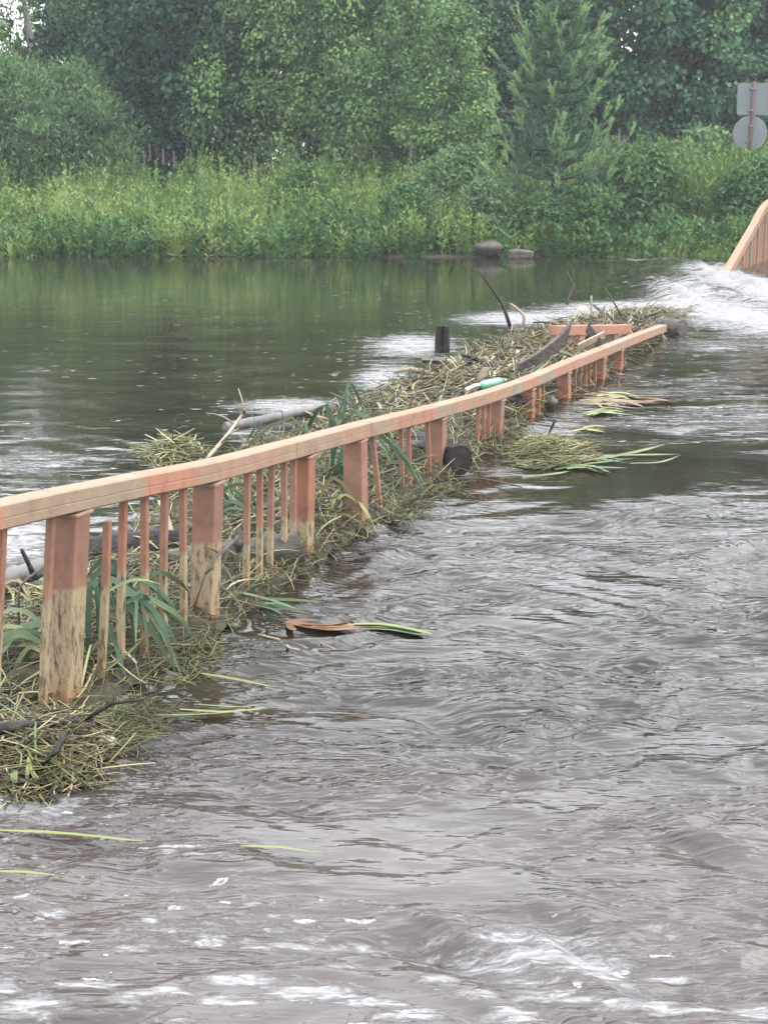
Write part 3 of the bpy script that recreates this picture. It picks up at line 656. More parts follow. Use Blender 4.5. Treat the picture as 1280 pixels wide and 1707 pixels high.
# ------------------------------------------------------------------ the near railing
RAIL_PX = [(-330, 905), (-150, 868), (0, 836), (105, 814), (230, 790), (355, 767), (473, 737), (605, 703), (700, 681), (800, 655), (880, 629), (940, 603), (1000, 580), (1050, 560), (1104, 541)]
def rail_pt(px):
    y = float(np.interp(px, [a for a, b in RAIL_PX], [b for a, b in RAIL_PX])); D = column_D(px); return PD(px, y, D)
RW, RH = .050, .088        # half width, height
def rail_seg(a, b, name, parent, mat, along0):
    n = max(2, int(abs(b-a)/14)); pts = [rail_pt(a+(b-a)*i/n) for i in range(n+1)]
    # smooth
    for _ in range(2): pts = [pts[0]]+[(pts[i-1]+pts[i]*2+pts[i+1])/4 for i in range(1, n)]+[pts[-1]]
    V = []; T = []; al = along0; ch = .006
    for i, p in enumerate(pts):
        if i: al += (p-pts[i-1]).length
        d = (pts[min(i+1, n)]-pts[max(i-1, 0)]); d.z = 0; d.normalize(); s = Vector((d.y, -d.x, 0))
        prof = [(-RW+ch, 0), (RW-ch, 0), (RW, -ch), (RW, -RH*.52), (RW-.002, -RH*.54), (RW-.002, -RH*.56), (RW, -RH*.58), (RW, -RH+ch), (RW-ch, -RH), (-RW+ch, -RH), (-RW, -RH+ch), (-RW, -ch)]
        k = len(prof); wob = .0015*math.sin(al*9)
        V += [p+s*(u+wob)+Vector((0, 0, v)) for u, v in prof]; T += [al]*k
    Fq = [(i*k+j, i*k+(j+1) % k, (i+1)*k+(j+1) % k, (i+1)*k+j) for i in range(n) for j in range(k)]
    mb = MB(); mb.add(V, Fq+[tuple(range(k))[::-1], tuple(n*k+j for j in range(k))], T)
    mb.build(name, mat, parent); return al
base = rail_pt(105); base.z = 0
rail = empty('bridge_railing', base, 'long bent terracotta bridge railing half sunk in the flood, in front of the debris', 'railing')
def kid(o):   # parts modelled in world coordinates
    o.matrix_parent_inverse = rail.matrix_world.inverted() if False else o.matrix_parent_inverse
    o.location = -base; return o
al = 0.0
for a, b in zip([-330, 231, 479, 606, 846, 945], [230.4, 478.6, 605.5, 845.6, 944.7, 1104]):
    al = rail_seg(a, b, 'top_rail', rail, M['rail'], al)+.05
def upright(px_top, px_base, half, name, parent, tw=0, top_off=RH, zlow=-.35, yoff=0.0, side_off=0.0, idv=0.0, bend=0.0, topz=None, mat='post'):
    t = rail_pt(px_top); D = t.y+yoff
    d = rail_pt(px_top+12)-rail_pt(px_top-12); d.z = 0; d.normalize(); s = Vector((d.y, -d.x, 0))
    t = Vector((t.x, D, t.z-top_off-.002)) + s*side_off
    if topz is not None: t.z = topz
    # base: same depth, at the image column px_base at the water
    b = Vector(((px_base-CX)/F*(D*math.cos(PITCH)+CH*math.sin(PITCH)), D, 0.0))+s*side_off
    lowp = b+(b-t)*(-zlow/max(t.z, .05))
    n = 5; mb = MB(); V = []
    for i in range(n+1):
        f = i/n; p = t.lerp(lowp, f)+s*bend*math.sin(f*math.pi)
        V += [p-d*half-s*half, p+d*half-s*half, p+d*half+s*half, p-d*half+s*half]
    Fq = [(i*4+j, (i+1)*4+j, (i+1)*4+(j+1) % 4, i*4+(j+1) % 4) for i in range(n) for j in range(4)]
    mb.add(V, Fq+[(0, 1, 2, 3), tuple(n*4+j for j in (3, 2, 1, 0))], idv)
    return mb.build(name, M[mat], parent, bevel=half*.12)
posts = [(118, 104), (347, 341), (505, 502), (592, 594), (729, 728), (828, 824), (880, 879), (940, 940), (1000, 998), (1030, 1027)]
for i, (a, b) in enumerate(posts): upright(a, b, .052 if i != 3 else .055, 'post', rail, idv=3.37*i+.4)
bal = [(2, -12), (84, 72), (205, 204), (240, 240), (274, 274), (304, 306), (412, 410), (433, 431), (453, 452), (473, 471), (489, 487), (668, 669), (681, 684), (712, 715), (797, 796), (806, 804), (815, 813),
       (889, 889), (897, 896), (905, 905), (949, 949), (958, 957), (967, 966), (975, 975), (983, 983), (991, 990), (1010, 1008), (1041, 1040)]
for i, (a, b) in enumerate(bal):
    upright(a, b, .0135, 'baluster', rail, idv=1.31*i+50.7, side_off=-.0, bend=random.uniform(-.008, .008))
o = upright(177, 163, .0135, 'baluster', rail, idv=11.2, topz=rail_pt(177).z-.16, bend=.012); o['label'] = 'loose baluster torn from the rail, its top end free'
o = upright(620, 632, .014, 'baluster', rail, idv=14.2, bend=.01); o['label'] = 'baluster pushed askew'
o = upright(1046, 1022, .02, 'baluster', rail, idv=17.2, bend=.02); o['label'] = 'bent slanting baluster at the far end'
for i, (a, b) in enumerate(posts):
    t = rail_pt(a); d = rail_pt(a+12)-rail_pt(a-12); d.z = 0; d.normalize(); s_ = Vector((d.y, -d.x, 0))
    mb = MB(); mb.box(t+Vector((0, 0, -RH-.008)), d*.058, s_*.058, Vector((0, 0, .006)), 3.37*i+.4); mb.build('weld_plate', M['rail'], rail, bevel=.002)
bpy.context.view_layer.update()
for c in rail.children: c.location = -base

# far railing rising out of the cascade
def far_rail():
    A = P(1203, 462, -.02); pts = []
    spec = [(1203, 462, 27.6), (1225, 425, 29.2), (1250, 382, 31.2), (1281, 334, 33.8), (1330, 322, 38), (1400, 308, 46)]
    pts = curve_pts([PD(x, y, D) for x, y, D in spec], 40)
    e = empty('bridge_railing', pts[0], 'terracotta railing end slanting up out of the white water at right edge', 'railing')
    V = []; T = []; al = 20.; n = len(pts)-1
    for i, p in enumerate(pts):
        if i: al += (p-pts[i-1]).length
        d = (pts[min(i+1, n)]-pts[max(i-1, 0)]); d.z = 0; d.normalize(); s = Vector((d.y, -d.x, 0))
        V += [p+s*u+Vector((0, 0, v)) for u, v in ((-.07, 0), (.07, 0), (.07, -.14), (-.07, -.14))]; T += [al]*4
    mb = MB(); mb.add(V, [(i*4+j, i*4+(j+1) % 4, (i+1)*4+(j+1) % 4, (i+1)*4+j) for i in range(n) for j in range(4)]+[(3, 2, 1, 0), tuple(n*4+j for j in range(4))], T)
    mb.build('top_rail', M['rail'], e)
    acc = 0; nxt = .3; c = 0
    for i in range(1, n):
        seg = (pts[i+1]-pts[i]).length; acc += seg
        while nxt < acc:
            f = 1-(acc-nxt)/seg; p = pts[i].lerp(pts[i+1], f); c += 1
            d = (pts[i+1]-pts[i]); d.z = 0; d.normalize(); s = Vector((d.y, -d.x, 0))
            h = .05 if c % 10 == 0 else .017; b = MB(); zt = p.z-.142; zb = -.3
            if zt > .02:
                b.box((p.x, p.y, (zt+zb)/2), d*h, s*h, Vector((0, 0, (zt-zb)/2)), 90+c*1.7); b.build('post' if h > .03 else 'baluster', M['rail'], e)
            nxt += .115
    for ch in e.children: ch.location = -pts[0]
far_rail()

# ------------------------------------------------------------------ debris
def heap_h(u, v):
    """u: depth along the railing, v: distance upstream (m) -> height of the packed heap"""
    W = np.interp(u, [3.5, 5.5, 7, 9, 10.5, 12.5, 15, 18, 20.5, 22], [.7, .85, 1.0, 1.25, 1.45, 1.35, 1.55, 1.6, 1.0, .3])
    H = np.interp(u, [3.5, 5.0, 6, 7.5, 9.5, 12, 14.5, 16.5, 18, 20.5, 22], [.08, .05, .13, .17, .20, .14, .17, .13, .10, .08, .03])
    v = v-.08*np.clip((u-8)/4, 0, 1.6); t = np.clip((v+.12)/(W+.12), 0, 1)
    return H*np.sin(np.pi*t**.8)**.55*1.0-.03
def heap_pos(u, v, z=None):
    x = railX(u)-v/.93; return x, u
def packed_heap():
    us = np.linspace(3.6, 22, 260); vs = np.linspace(-.10, 1.75, 60)
    U, Vv = np.meshgrid(us, vs, indexing='ij')
    Z = heap_h(U, Vv)+.025*lownoise(U, Vv, .35, 3)+.015*lownoise(U, Vv, .12, 4)
    Z = np.where((Vv < -.1) | (heap_h(U, Vv) < -.02), -.15, Z)
    X = railX(U)-Vv/.93
    I = np.arange(U.size).reshape(U.shape); Q = np.stack([I[:-1, :-1], I[:-1, 1:], I[1:, 1:], I[1:, :-1]], -1).reshape(-1, 4)
    tag(link('packed_debris', mesh_np('packed_debris', np.stack([X, U, Z], -1).reshape(-1, 3), Q, smooth=True), M['mat']), 'dark packed plant rubbish dammed against the upstream side of the railing', 'debris', kind='stuff')
packed_heap()
def strands(name, P0, az, L, rad, tint, lift, label, seed=1, mat='straw', curve=.35):
    """three sided bent stalks"""
    r = np.random.default_rng(seed); n = len(P0); S = 5
    d = np.stack([np.cos(az), np.sin(az), lift], 1); d = unit(d)
    pr = unit(np.stack([-d[:, 1], d[:, 0], np.zeros(n)], 1)); up = np.cross(d, pr)*-1; up = np.where(up[:, 2:3] < 0, -up, up)
    bendh = r.normal(0, curve, n); bendv = r.normal(-.12, curve*.5, n)
    V = np.zeros((n, S, 3, 3)); 
    for i in range(S):
        t = i/(S-1)-.5
        c = P0+d*(L*t)[:, None]+pr*(L*bendh*(t*t-.08))[:, None]+up*(L*bendv*(t*t-.06))[:, None]
        rd = rad*(1-.5*abs(t)*1.2)
        for k in range(3):
            a = 2*np.pi*k/3+.5
            V[:, i, k] = c+pr*(np.cos(a)*rd)[:, None]+up*(np.sin(a)*rd*.6)[:, None]
    base_i = np.arange(n)[:, None, None]*(S*3)
    q = np.array([[i*3+k, i*3+(k+1) % 3, (i+1)*3+(k+1) % 3, (i+1)*3+k] for i in range(S-1) for k in range(3)])[None]
    Q = (base_i+q).reshape(-1, 4)
    me = mesh_np(name, V.reshape(-1, 3), Q, np.repeat(tint, S*3), smooth=True)
    return tag(link(name, me, M[mat]), label, 'debris', kind='stuff')
def heap_strands(name, n, u0, u1, v0, v1, Lr, rr_, cols, label, seed, dz=.02, lift=.25, zadd=0.0):
    r = np.random.default_rng(seed)
    u = r.uniform(u0, u1, n); v = r.uniform(v0, v1, n)
    h = heap_h(u, v); k = (h > -.025) | (v < .1); u, v, h = u[k], v[k], h[k]; n = len(u)
    x = railX(u)-v/.93; z = np.maximum(h, .01)+r.uniform(-.01, dz, n)+zadd
    clump = lownoise(u, v, .5, seed+2); t = np.clip(r.choice(cols, n)+.05*r.normal(0, 1, n)+.07*clump, 0, 1)
    az = np.where(r.uniform(0, 1, n) < .5, r.normal(1.2, .5, n), r.uniform(0, 6.28, n))
    strands(name, np.stack([x, u, z], 1), az, r.uniform(*Lr, n), r.uniform(*rr_, n), t, r.normal(0, lift, n), label, seed)
SC = [0., 0., .05, .08, .12, .17, .2, .3, .34, .42, .5, .62, .66, .84, .95]
heap_strands('reed_litter', 5200, 3.9, 8.2, -.10, 1.0, (.08, .34), (.0016, .004), SC, 'matted straw and reed stalks caught round the nearest posts', 31, .05, .3)
heap_strands('reed_litter', 4200, 8.0, 12.0, -.14, 1.5, (.10, .4), (.002, .005), SC, 'matted straw and weed stalks around the middle posts and cut logs', 32, .07, .35)
heap_strands('reed_litter', 4600, 11.8, 21.4, -.05, 1.6, (.14, .55), (.003, .009), [0., 0., .06, .1, .17, .25, .34, .42, .5, .62, .66, .17, .84], 'broad raft of broken reeds and sticks piled behind the far end of the railing', 33, .12, .35)
heap_strands('reed_leaves', 420, 4.2, 11.5, .0, .95, (.12, .38), (.005, .011), [.3, .42, .5, .62, .66, .84, .84, .95, 1, 1, .17], 'broad wilted reed leaves lying over the straw behind the near posts', 35, .06, .3, .015)
heap_strands('reed_leaves', 520, 11.5, 20.5, .1, 1.5, (.2, .6), (.008, .02), [.3, .42, .42, .5, .62, .62, .1, .84, .17], 'broad pale reed leaves and splinters lying over the raft', 36, .08, .25, .02)
def pile(name, px, py, rx, ry, h, n, Lr, rr_, cols, label, seed, azm=None):
    c = P(px, py); r = np.random.default_rng(seed); a = r.uniform(0, 6.28, n); q = r.uniform(0, 1, n)**.6
    x = c.x+np.cos(a)*q*rx; y = c.y+np.sin(a)*q*ry; z = h*(1-q**2)*r.uniform(.2, 1, n)+.005
    az = r.uniform(0, 6.28, n) if azm is None else r.normal(azm, .35, n)
    return strands(name, np.stack([x, y, z], 1), az, r.uniform(*Lr, n), r.uniform(*rr_, n), np.clip(r.choice(cols, n)+.04*r.normal(0, 1, n), 0, 1), r.normal(0, .25, n), label, seed)
pile('weed_clump', 70, 1262, .27, .42, .13, 1100, (.07, .34), (.0014, .0062), [0, .05, .12, .2, .3, .42, .5, .17, .34, .66, .9], 'tangled clump of straw and roots at the bottom left, below the nearest post', 41)
pile('weed_clump', 190, 1210, .2, .3, .05, 420, (.08, .3), (.0012, .003), [0, .1, .17, .3, .9], 'thin trailing straw in the water right of the nearest post', 42)
pile('weed_clump', 310, 1085, .16, .5, .05, 450, (.08, .3), (.0012, .0032), [.1, .17, .3, .42, .84, .95], 'green and yellow straw spilling past the second post', 43)
pile('weed_clump', 420, 985, .16, .45, .05, 500, (.08, .3), (.0012, .0035), [.1, .17, .3, .84, .95, 1], 'dark green weed spilling between the second and third posts', 44)
pile('weed_clump', 635, 845, .28, .6, .08, 600, (.1, .36), (.0015, .004), [0, .1, .17, .3, .42, .84, .95], 'mossy straw spread in front of the posts at the rail joint', 45)
pile('weed_clump', 730, 818, .18, .3, .03, 200, (.1, .3), (.0015, .004), [.1, .3, .42, .95], 'thin weed in front of the cut log end', 46)
pile('weed_clump', 292, 775, .24, .5, .20, 900, (.08, .34), (.002, .010), [.66, .72, .78, .84, .84, .5, .9, .2], 'yellow green hummock of fine weed behind the rail at the left', 47)
pile('weed_clump', 915, 765, .26, .45, .16, 230, (.14, .42), (.003, .009), [.42, .5, .62, .84, .84, .3], 'yellow floating tangle of reeds on the right of the railing', 48, .1)
pile('weed_clump', 1090, 532, .5, .9, .12, 700, (.15, .5), (.003, .008), [.17, .34, .5, .42, .62], 'straw wedged round the far broken end of the rail', 49)
pile('weed_clump', 900, 745, .5, .6, .02, 120, (.14, .4), (.002, .005), [.42, .5, .17, .84], 'sparse floating straw between the two yellow tangles', 50, .1)
# ----- logs
def log(name, a, b, r0, r1, mat, label, cut='cut', seed=1, sag=0.0):
    a, b = Vector(a), Vector(b); e = empty(name, a, label, 'log'); rr = random.Random(seed); n = 10
    pts = [a.lerp(b, i/n)-a+Vector((rr.uniform(-.01, .01), rr.uniform(-.01, .01), sag*math.sin(math.pi*i/n)+rr.uniform(-.006, .006))) for i in range(n+1)]
    mb = MB(); random.seed(seed); mb.tube(pts, [lerp(r0, r1, i/n)*(1+rr.uniform(-.06, .06)) for i in range(n+1)], 16, cap=False, noise=.05); mb.build('bark', M[mat], e, True)
    for k, (p, rd, q) in enumerate(((pts[0], r0, pts[1]), (pts[-1], r1, pts[-2]))):
        d = (p-q).normalized(); pu = Vector((0, 0, 1)); u = d.cross(pu).normalized(); v = u.cross(d)
        V = [p-d*.002+d*.004]; 
        for ring in (.5, .97):
            V += [p+u*math.cos(t*math.pi/8)*rd*ring+v*math.sin(t*math.pi/8)*rd*ring-d*(.004 if ring > .9 else -.002) for t in range(16)]
        Fc = [(0, 1+t, 1+(t+1) % 16) for t in range(16)]+[(1+t, 17+t, 17+(t+1) % 16, 1+(t+1) % 16) for t in range(16)]
        m2 = MB(); m2.add(V, Fc); m2.build('cut_end', M[cut], e)
    return e
log('log', P(152, 925, .09), P(300, 905, .16), .095, .085, 'logdark', 'dark wet log with a black cut end behind the first balusters', seed=3)
log('log', P(283, 945, .10), P(500, 915, .13), .088, .088, 'loggrey', 'smooth grey brown log lying behind the second post', 'cut', 4)
log('log', P(225, 940, .06), P(290, 925, .10), .06, .06, 'logdark', 'short black log stub between the dark log and the grey log', seed=5)
log('log', P(618, 762, .11), P(712, 750, .12), .085, .07, 'loggrey', 'grey rounded log behind the post at the rail joint', 'cut', 6)
c = P(767, 768, .11); log('log', c, c+Vector((-.5, .9, .02)), .105, .10, 'logdark', 'thick round log with its dark sawn end facing the road, beside the fifth post', seed=7)
log('log', P(-90, 1010, .08), P(72, 945, .14), .055, .045, 'logpale', 'pale peeled log sticking out at the left edge', 'logpale', 8)
log('log', P(375, 712, .09), P(560, 676, .10), .04, .03, 'logpale', 'pale driftwood log lying in the foam upstream of the rail', 'logpale', 9)
log('log', P(1100, 545, .08), P(1136, 548, .10), .11, .11, 'loggrey', 'grey log stub at the far broken end of the rail', 'loggrey', 10)
# ----- sticks
def stick(ctrl, r0, r1, mat, label, name='stick', n=8, cat='branch', twigs=0, seed=1):
    pts = curve_pts(ctrl, n) if len(ctrl) > 2 else [Vector(ctrl[0]).lerp(Vector(ctrl[1]), i/n) for i in range(n+1)]
    o0 = pts[0].copy(); rr = random.Random(seed); mb = MB(); pts = [p-o0 for p in pts]
    mb.tube(pts, [lerp(r0, r1, i/n)*(1+rr.uniform(-.12, .12)) for i in range(n+1)], 7)
    for k in range(twigs):
        i = rr.randint(2, n-1); d = Vector((rr.uniform(-1, 1), rr.uniform(-.5, .5), rr.uniform(.1, 1))).normalized()*rr.uniform(6, 14)*r0
        mb.tube([pts[i], pts[i]+d*.5+Vector((0, 0, r0)), pts[i]+d], [r1*.8, r1*.6, r1*.3], 5)
    o = mb.build(name, M[mat], None, True); o.location = o0; tag(o, label, cat); return o
D1 = 17.0
stick([PD(850, 545, D1), PD(838, 510, D1), PD(820, 482, D1), PD(800, 455, D1)], .022, .008, 'logdark', 'long thin dark stick rising from the debris over the water')
stick([PD(871, 545, D1), PD(873, 528, D1), PD(862, 515, D1), PD(850, 506, D1)], .02, .012, 'palewood', 'pale hooked stick beside the long dark one')
stick([PD(944, 508, 19), PD(950, 492, 19), PD(957, 474, 19)], .018, .012, 'twig', 'short twig standing in the water behind the broken beam', twigs=2)
stick([PD(985, 530, 19), PD(985, 493, 19)], .014, .012, 'palewood', 'thin pale upright stake behind the broken beam')
stick([PD(1035, 525, 19), PD(1020, 500, 19), PD(1008, 480, 19)], .014, .006, 'twig', 'thin slanting twig right of the pale stake')
stick([P(345, 765, .12), P(375, 730, .18), P(405, 690, .22), P(408, 683, .3)], .014, .010, 'palewood', 'grey forked branch behind the rail at the left', twigs=3)
stick([PD(288, 735, 10), PD(290, 708, 10), PD(300, 690, 10), PD(318, 697, 10)], .004, .002, 'twig', 'thin hooked stem above the yellow green hummock')
stick([PD(437, 745, 10), PD(433, 718, 10), PD(430, 700, 10)], .006, .004, 'twig', 'small dark twig right of the grey forked branch')
stick([PD(470, 707, 10.5), PD(471, 690, 10.5), PD(466, 683, 10.5)], .004, .003, 'twig', 'tiny dark twig in front of the driftwood log')
stick([PD(594, 690, 11), PD(597, 672, 11), PD(612, 660, 11)], .008, .005, 'twig', 'short curled twig just above the rail joint')
stick([PD(690, 610, 15), PD(715, 625, 15), PD(705, 660, 15)], .012, .01, 'logdark', 'dark looped strap at the upstream edge of the raft')
stick([PD(640, 640, 13), PD(620, 650, 13.2), PD(605, 655, 13.4)], .006, .004, 'twig', 'dark twig in the foam left of the raft')
q0 = rail_pt(347)
stick([P(322, 985, .14)+Vector((.05, -.4, .02)), PD(350, 940, 6.35), PD(380, 912, 6.6), PD(398, 893, 6.8)], .004, .008, 'twig', 'thin dark root stretching across the second post', twigs=3)
rock('root_knot', PD(397, 902, 6.85), (.028, .028, .05), 'pale knotty root lump on the grey log', 'loggrey', 4, 'root')
stick([P(-60, 1228, .10), P(20, 1212, .13), P(75, 1208, .12), P(155, 1200, .10)], .026, .011, 'logdark', 'thick black branch lying across the foot of the nearest post', twigs=2, n=14)
stick([P(45, 1300, .03), P(75, 1270, .09), P(95, 1250, .12), P(108, 1222, .12)], .008, .012, 'logdark', 'forked dark branch end curling below the black branch', twigs=1)
stick([PD(32, 1075, 5.9), PD(32, 1020, 5.9), PD(34, 978, 5.9), PD(60, 955, 6), PD(74, 945, 6.2)], .007, .004, 'twig', 'thin upright bent twig left of the nearest post')
stick([PD(60, 965, 6.8), PD(46, 935, 6.8), PD(36, 915, 6.8)], .014, .008, 'logdark', 'small dark stump leaning left of the nearest post')
stick([P(-20, 1030, .06), P(60, 1022, .08)], .012, .009, 'oblade', 'short reddish stick among straw at the left edge')
stick([P(430, 1058, .01), P(470, 1068, .012), P(482, 1080, .012), P(500, 1084, .01)], .005, .006, 'palewood', 'pale crooked twig floating right of the second post')
stick([P(520, 1066, .01), P(572, 1088, .01)], .003, .004, 'palewood', 'thin pale twig floating below the orange reed bundle')
stick([P(740, 800, .02), P(800, 798, .03), P(870, 812, .02)], .007, .005, 'twig', 'brown twig floating in front of the cut log')
stick([PD(905, 745, 11), PD(915, 722, 11), PD(925, 700, 11)], .006, .01, 'logdark', 'small black twig standing between the floating reeds')
# random broken sticks and pale chips on the raft
rr = random.Random(12)
for k in range(60):
    u = rr.uniform(12.2, 20.5); v = rr.uniform(.15, 1.45); z = float(heap_h(np.array(u), np.array(v)))+.06; x = float(railX(u))-v/.93
    az = rr.uniform(0, math.pi); ln = rr.uniform(.14, .45); d = Vector((math.cos(az), math.sin(az), rr.uniform(-.1, .35)))*ln
    mt = rr.choice(['twig', 'palewood', 'logdark', 'twig', 'loggrey', 'logdark'])
    stick([(x, u, z), Vector((x, u, z))+d*.5+Vector((0, 0, rr.uniform(-.02, .05))), Vector((x, u, z))+d], rr.uniform(.012, .03), rr.uniform(.008, .018), mt, {'twig': 'brown', 'palewood': 'pale', 'logdark': 'black', 'loggrey': 'grey'}[mt]+' broken stick lying on the reed raft behind the far rail', n=4)['group'] = 'broken sticks on the reed raft'
for k in range(14):
    u = rr.uniform(5.8, 11.5); v = rr.uniform(.1, .8); z = float(heap_h(np.array(u), np.array(v)))+.04; x = float(railX(u))-v/.93
    az = rr.uniform(0, math.pi); ln = rr.uniform(.1, .28); d = Vector((math.cos(az), math.sin(az), rr.uniform(-.1, .25)))*ln
    mt = rr.choice(['twig', 'palewood']); stick([(x, u, z), Vector((x, u, z))+d*.5+Vector((0, 0, .02)), Vector((x, u, z))+d], rr.uniform(.004, .010), .004, mt, {'twig': 'brown', 'palewood': 'pale'}[mt]+' small broken twig in the straw behind the near posts', n=4)['group'] = 'broken twigs in the straw'

# dark square stump
e = empty('mooring_stump', PD(737, 580, 16.4), 'dark split wooden stump standing at the upstream edge of the raft', 'stump')
for dx, h in ((-.035, .24), (.04, .235)):
    mb = MB(); mb.tube([(dx, 0, -.12), (dx, 0, h*.5), (dx+.005, 0, h)], [.045, .042, .036], 7, noise=.15); mb.build('stake', M['logdark'], e)
# broken beam of the railing behind the rail
def slab(pts, wdir, width, th, mat, label, name, cat, bev=.004):
    pts = [Vector(p) for p in pts]; o0 = pts[0].copy(); w_ = Vector(wdir).normalized()*width/2; mb = MB(); V = []
    for i, p in enumerate(pts):
        if name == 'bark_slab': w_ = Vector(wdir).normalized()*width/2*(.35+.65*i/(len(pts)-1))
        d = (pts[min(i+1, len(pts)-1)]-pts[max(i-1, 0)]).normalized(); nn = d.cross(w_).normalized()*th/2; p = p-o0
        V += [p-w_-nn, p+w_-nn, p+w_+nn, p-w_+nn]
    n = len(pts)-1; mb.add(V, [(i*4+j, i*4+(j+1) % 4, (i+1)*4+(j+1) % 4, (i+1)*4+j) for i in range(n) for j in range(4)]+[(3, 2, 1, 0), tuple(n*4+j for j in range(4))])
    o = mb.build(name, M[mat], None, False, bev); o.location = o0; tag(o, label, cat); return o
e = empty('broken_railing_piece', PD(925, 575, 15.6), 'torn off terracotta railing beam standing in the raft behind the far rail', 'railing')
a, b = PD(922, 543, 15.6), PD(1046, 541, 16.8)
mb = MB(); dd = (b-a); dl = dd.normalized(); sn = Vector((dl.y, -dl.x, 0))
mb.box((a+b)/2-e.location-Vector((0, 0, .05)), dd/2, sn*.05, Vector((0, 0, .05)), 2.2); mb.build('beam', M['rail'], e, bevel=.004)
for f in (.05, .33, .80):
    p = a.lerp(b, f)-e.location; mb = MB(); mb.box(p+Vector((0, .01, -.25)), dl*.055, sn*.045, Vector((0, 0, .148)), 5+f*9); mb.build('post', M['rail'], e, bevel=.004)
mb = MB(); mb.box(a.lerp(b, .14)-e.location+Vector((0, .02, -.17)), dl*.12, sn*.02, Vector((0, 0, .068)), 3.); mb.build('panel', M['rail'], e)
slab([PD(862, 612, 13.5), PD(885, 602, 13.6), PD(908, 588, 13.8), PD(930, 572, 14.0), PD(946, 556, 14.1)], (.25, .1, 1), .20, .035, 'loggrey', 'dark curved slab of bark rising behind the rail', 'bark_slab', 'wood')
#slab([PD(842, 590, 13.8), PD(870, 600, 13.6), PD(888, 596, 13.6)], (.2, -1, .5), .12, .03, 'loggrey', 'short grey bark flap left of the curved slab', 'bark_slab', 'wood')
slab([PD(978, 545, 15.2), PD(990, 562, 15.2), PD(1000, 575, 15.2)], (.3, .1, 1), .10, .03, 'loggrey', 'grey board leaning on the broken beam', 'board', 'wood')
slab([PD(962, 580, 14.9), PD(985, 568, 15.1), PD(1006, 558, 15.3)], (0, -.5, 1), .08, .02, 'palewood', 'brownish board lying just above the rail', 'board', 'wood')
slab([PD(703, 600, 14.6), PD(735, 601, 14.6), PD(765, 603, 14.7)], (0, -1, .5), .09, .04, 'logpale', 'pale split plank on the left part of the raft', 'plank', 'wood')
slab([PD(776, 652, 12.3), PD(790, 645, 12.4), PD(801, 643, 12.5)], (0, -1, .8), .06, .03, 'plastic', 'small white block beside the green bottle', 'block', 'litter')
slab([PD(798, 640, 13), PD(806, 620, 13), PD(812, 612, 13)], (1, -.2, 0), .07, .02, 'palewood', 'pale chip of wood standing above the green bottle', 'wood_chip', 'wood')
slab([PD(140, 955, 6.6), PD(160, 965, 6.4), PD(178, 985, 6.2)], (.2, -.8, .7), .12, .012, 'palewood', 'bundle of yellow straw like wood right of the nearest post', 'wood_chip', 'wood')
slab([PD(268, 835, 7.4), PD(276, 855, 7.3), PD(285, 885, 7.2)], (1, 0, 0), .03, .012, 'palewood', 'small tan splinter behind the fourth baluster', 'wood_chip', 'wood')
rock('wood_lump', P(178, 1236, .035), (.04, .035, .016), 'white lump floating right of the nearest post base', 'plastic', 3, 'litter')
rock('root_clod', PD(918, 672, 12.8), (.06, .05, .06), 'brown root clod wedged under the rail', 'twig', 8, 'root')
rock('plastic_tub', PD(862, 672, 12.3), (.07, .07, .08), 'dark blue black lump under the rail left of a post group', 'logdark', 9, 'litter')
# bottle
def bottle():
    a, b = PD(803, 643, 12.45), PD(846, 632, 12.9); e = empty('plastic_bottle', a, 'pale green plastic bottle lying against the back of the rail', 'bottle')
    d = b-a; mb = MB(); mb.tube([d*t for t in (0, .03, .1, .6, .72, .8)], [.02, .034, .038, .038, .028, .016], 14); mb.build('body', M['bottle'], e, True)
    mb = MB(); mb.tube([d*.8, d*.82, d*.9], [.013, .017, .016], 12); mb.build('cap', M['plastic'], e, True)
bottle()

# ----- leaf blades
def blade(ctrl, w0, mat, parent=None, t=.5, name='leaf_blade', n=8, flat=None):
    pts = curve_pts(ctrl, n); w0 *= 1.2; V = []; T = []
    tw0, tw1 = random.uniform(-.7, .7), random.uniform(-1.3, 1.3)
    for i, p in enumerate(pts):
        d = (pts[min(i+1, n)]-pts[max(i-1, 0)]).normalized(); sd_ = d.cross(Vector((0, -.8, .6)) if flat is None else flat)
        sd_ = sd_.normalized() if sd_.length > 1e-4 else Vector((1, 0, 0)); nn = d.cross(sd_).normalized(); f = i/n; an_ = (tw0+tw1*f)*(1 if flat is None else .25); sd_, nn = sd_*math.cos(an_)+nn*math.sin(an_), nn*math.cos(an_)-sd_*math.sin(an_)
        ww = w0*.5*(min(1, .55+f*2) if f < .5 else max(.03, 1-((f-.5)*2)**2.2)); tw = .0012
        V += [p-sd_*ww, p+nn*ww*.16+nn*tw, p+sd_*ww, p+nn*ww*.16-nn*tw]; tt = max(0, min(1, t+.15*math.sin(f*5+p.x*9)+(.35*max(0, f-.75)*4*abs(tw0) if flat is None else 0))); T += [tt, tt*.8, tt, tt*.8]
    Fq = [(i*4+j, i*4+(j+1) % 4, (i+1)*4+(j+1) % 4, (i+1)*4+j) for i in range(n) for j in range(4)]
    mb = MB()
    if parent is not None: V = [v-parent.location for v in V]
    mb.add(V, Fq, T); return mb.build(name, M[mat], parent, False)
def clump(name, c, label, blades, mat='blade', cat='plant'):
    e = empty(name, c, label, cat)
    for ctrl, wd, t in blades: blade(ctrl, wd, mat, e, t)
    return e
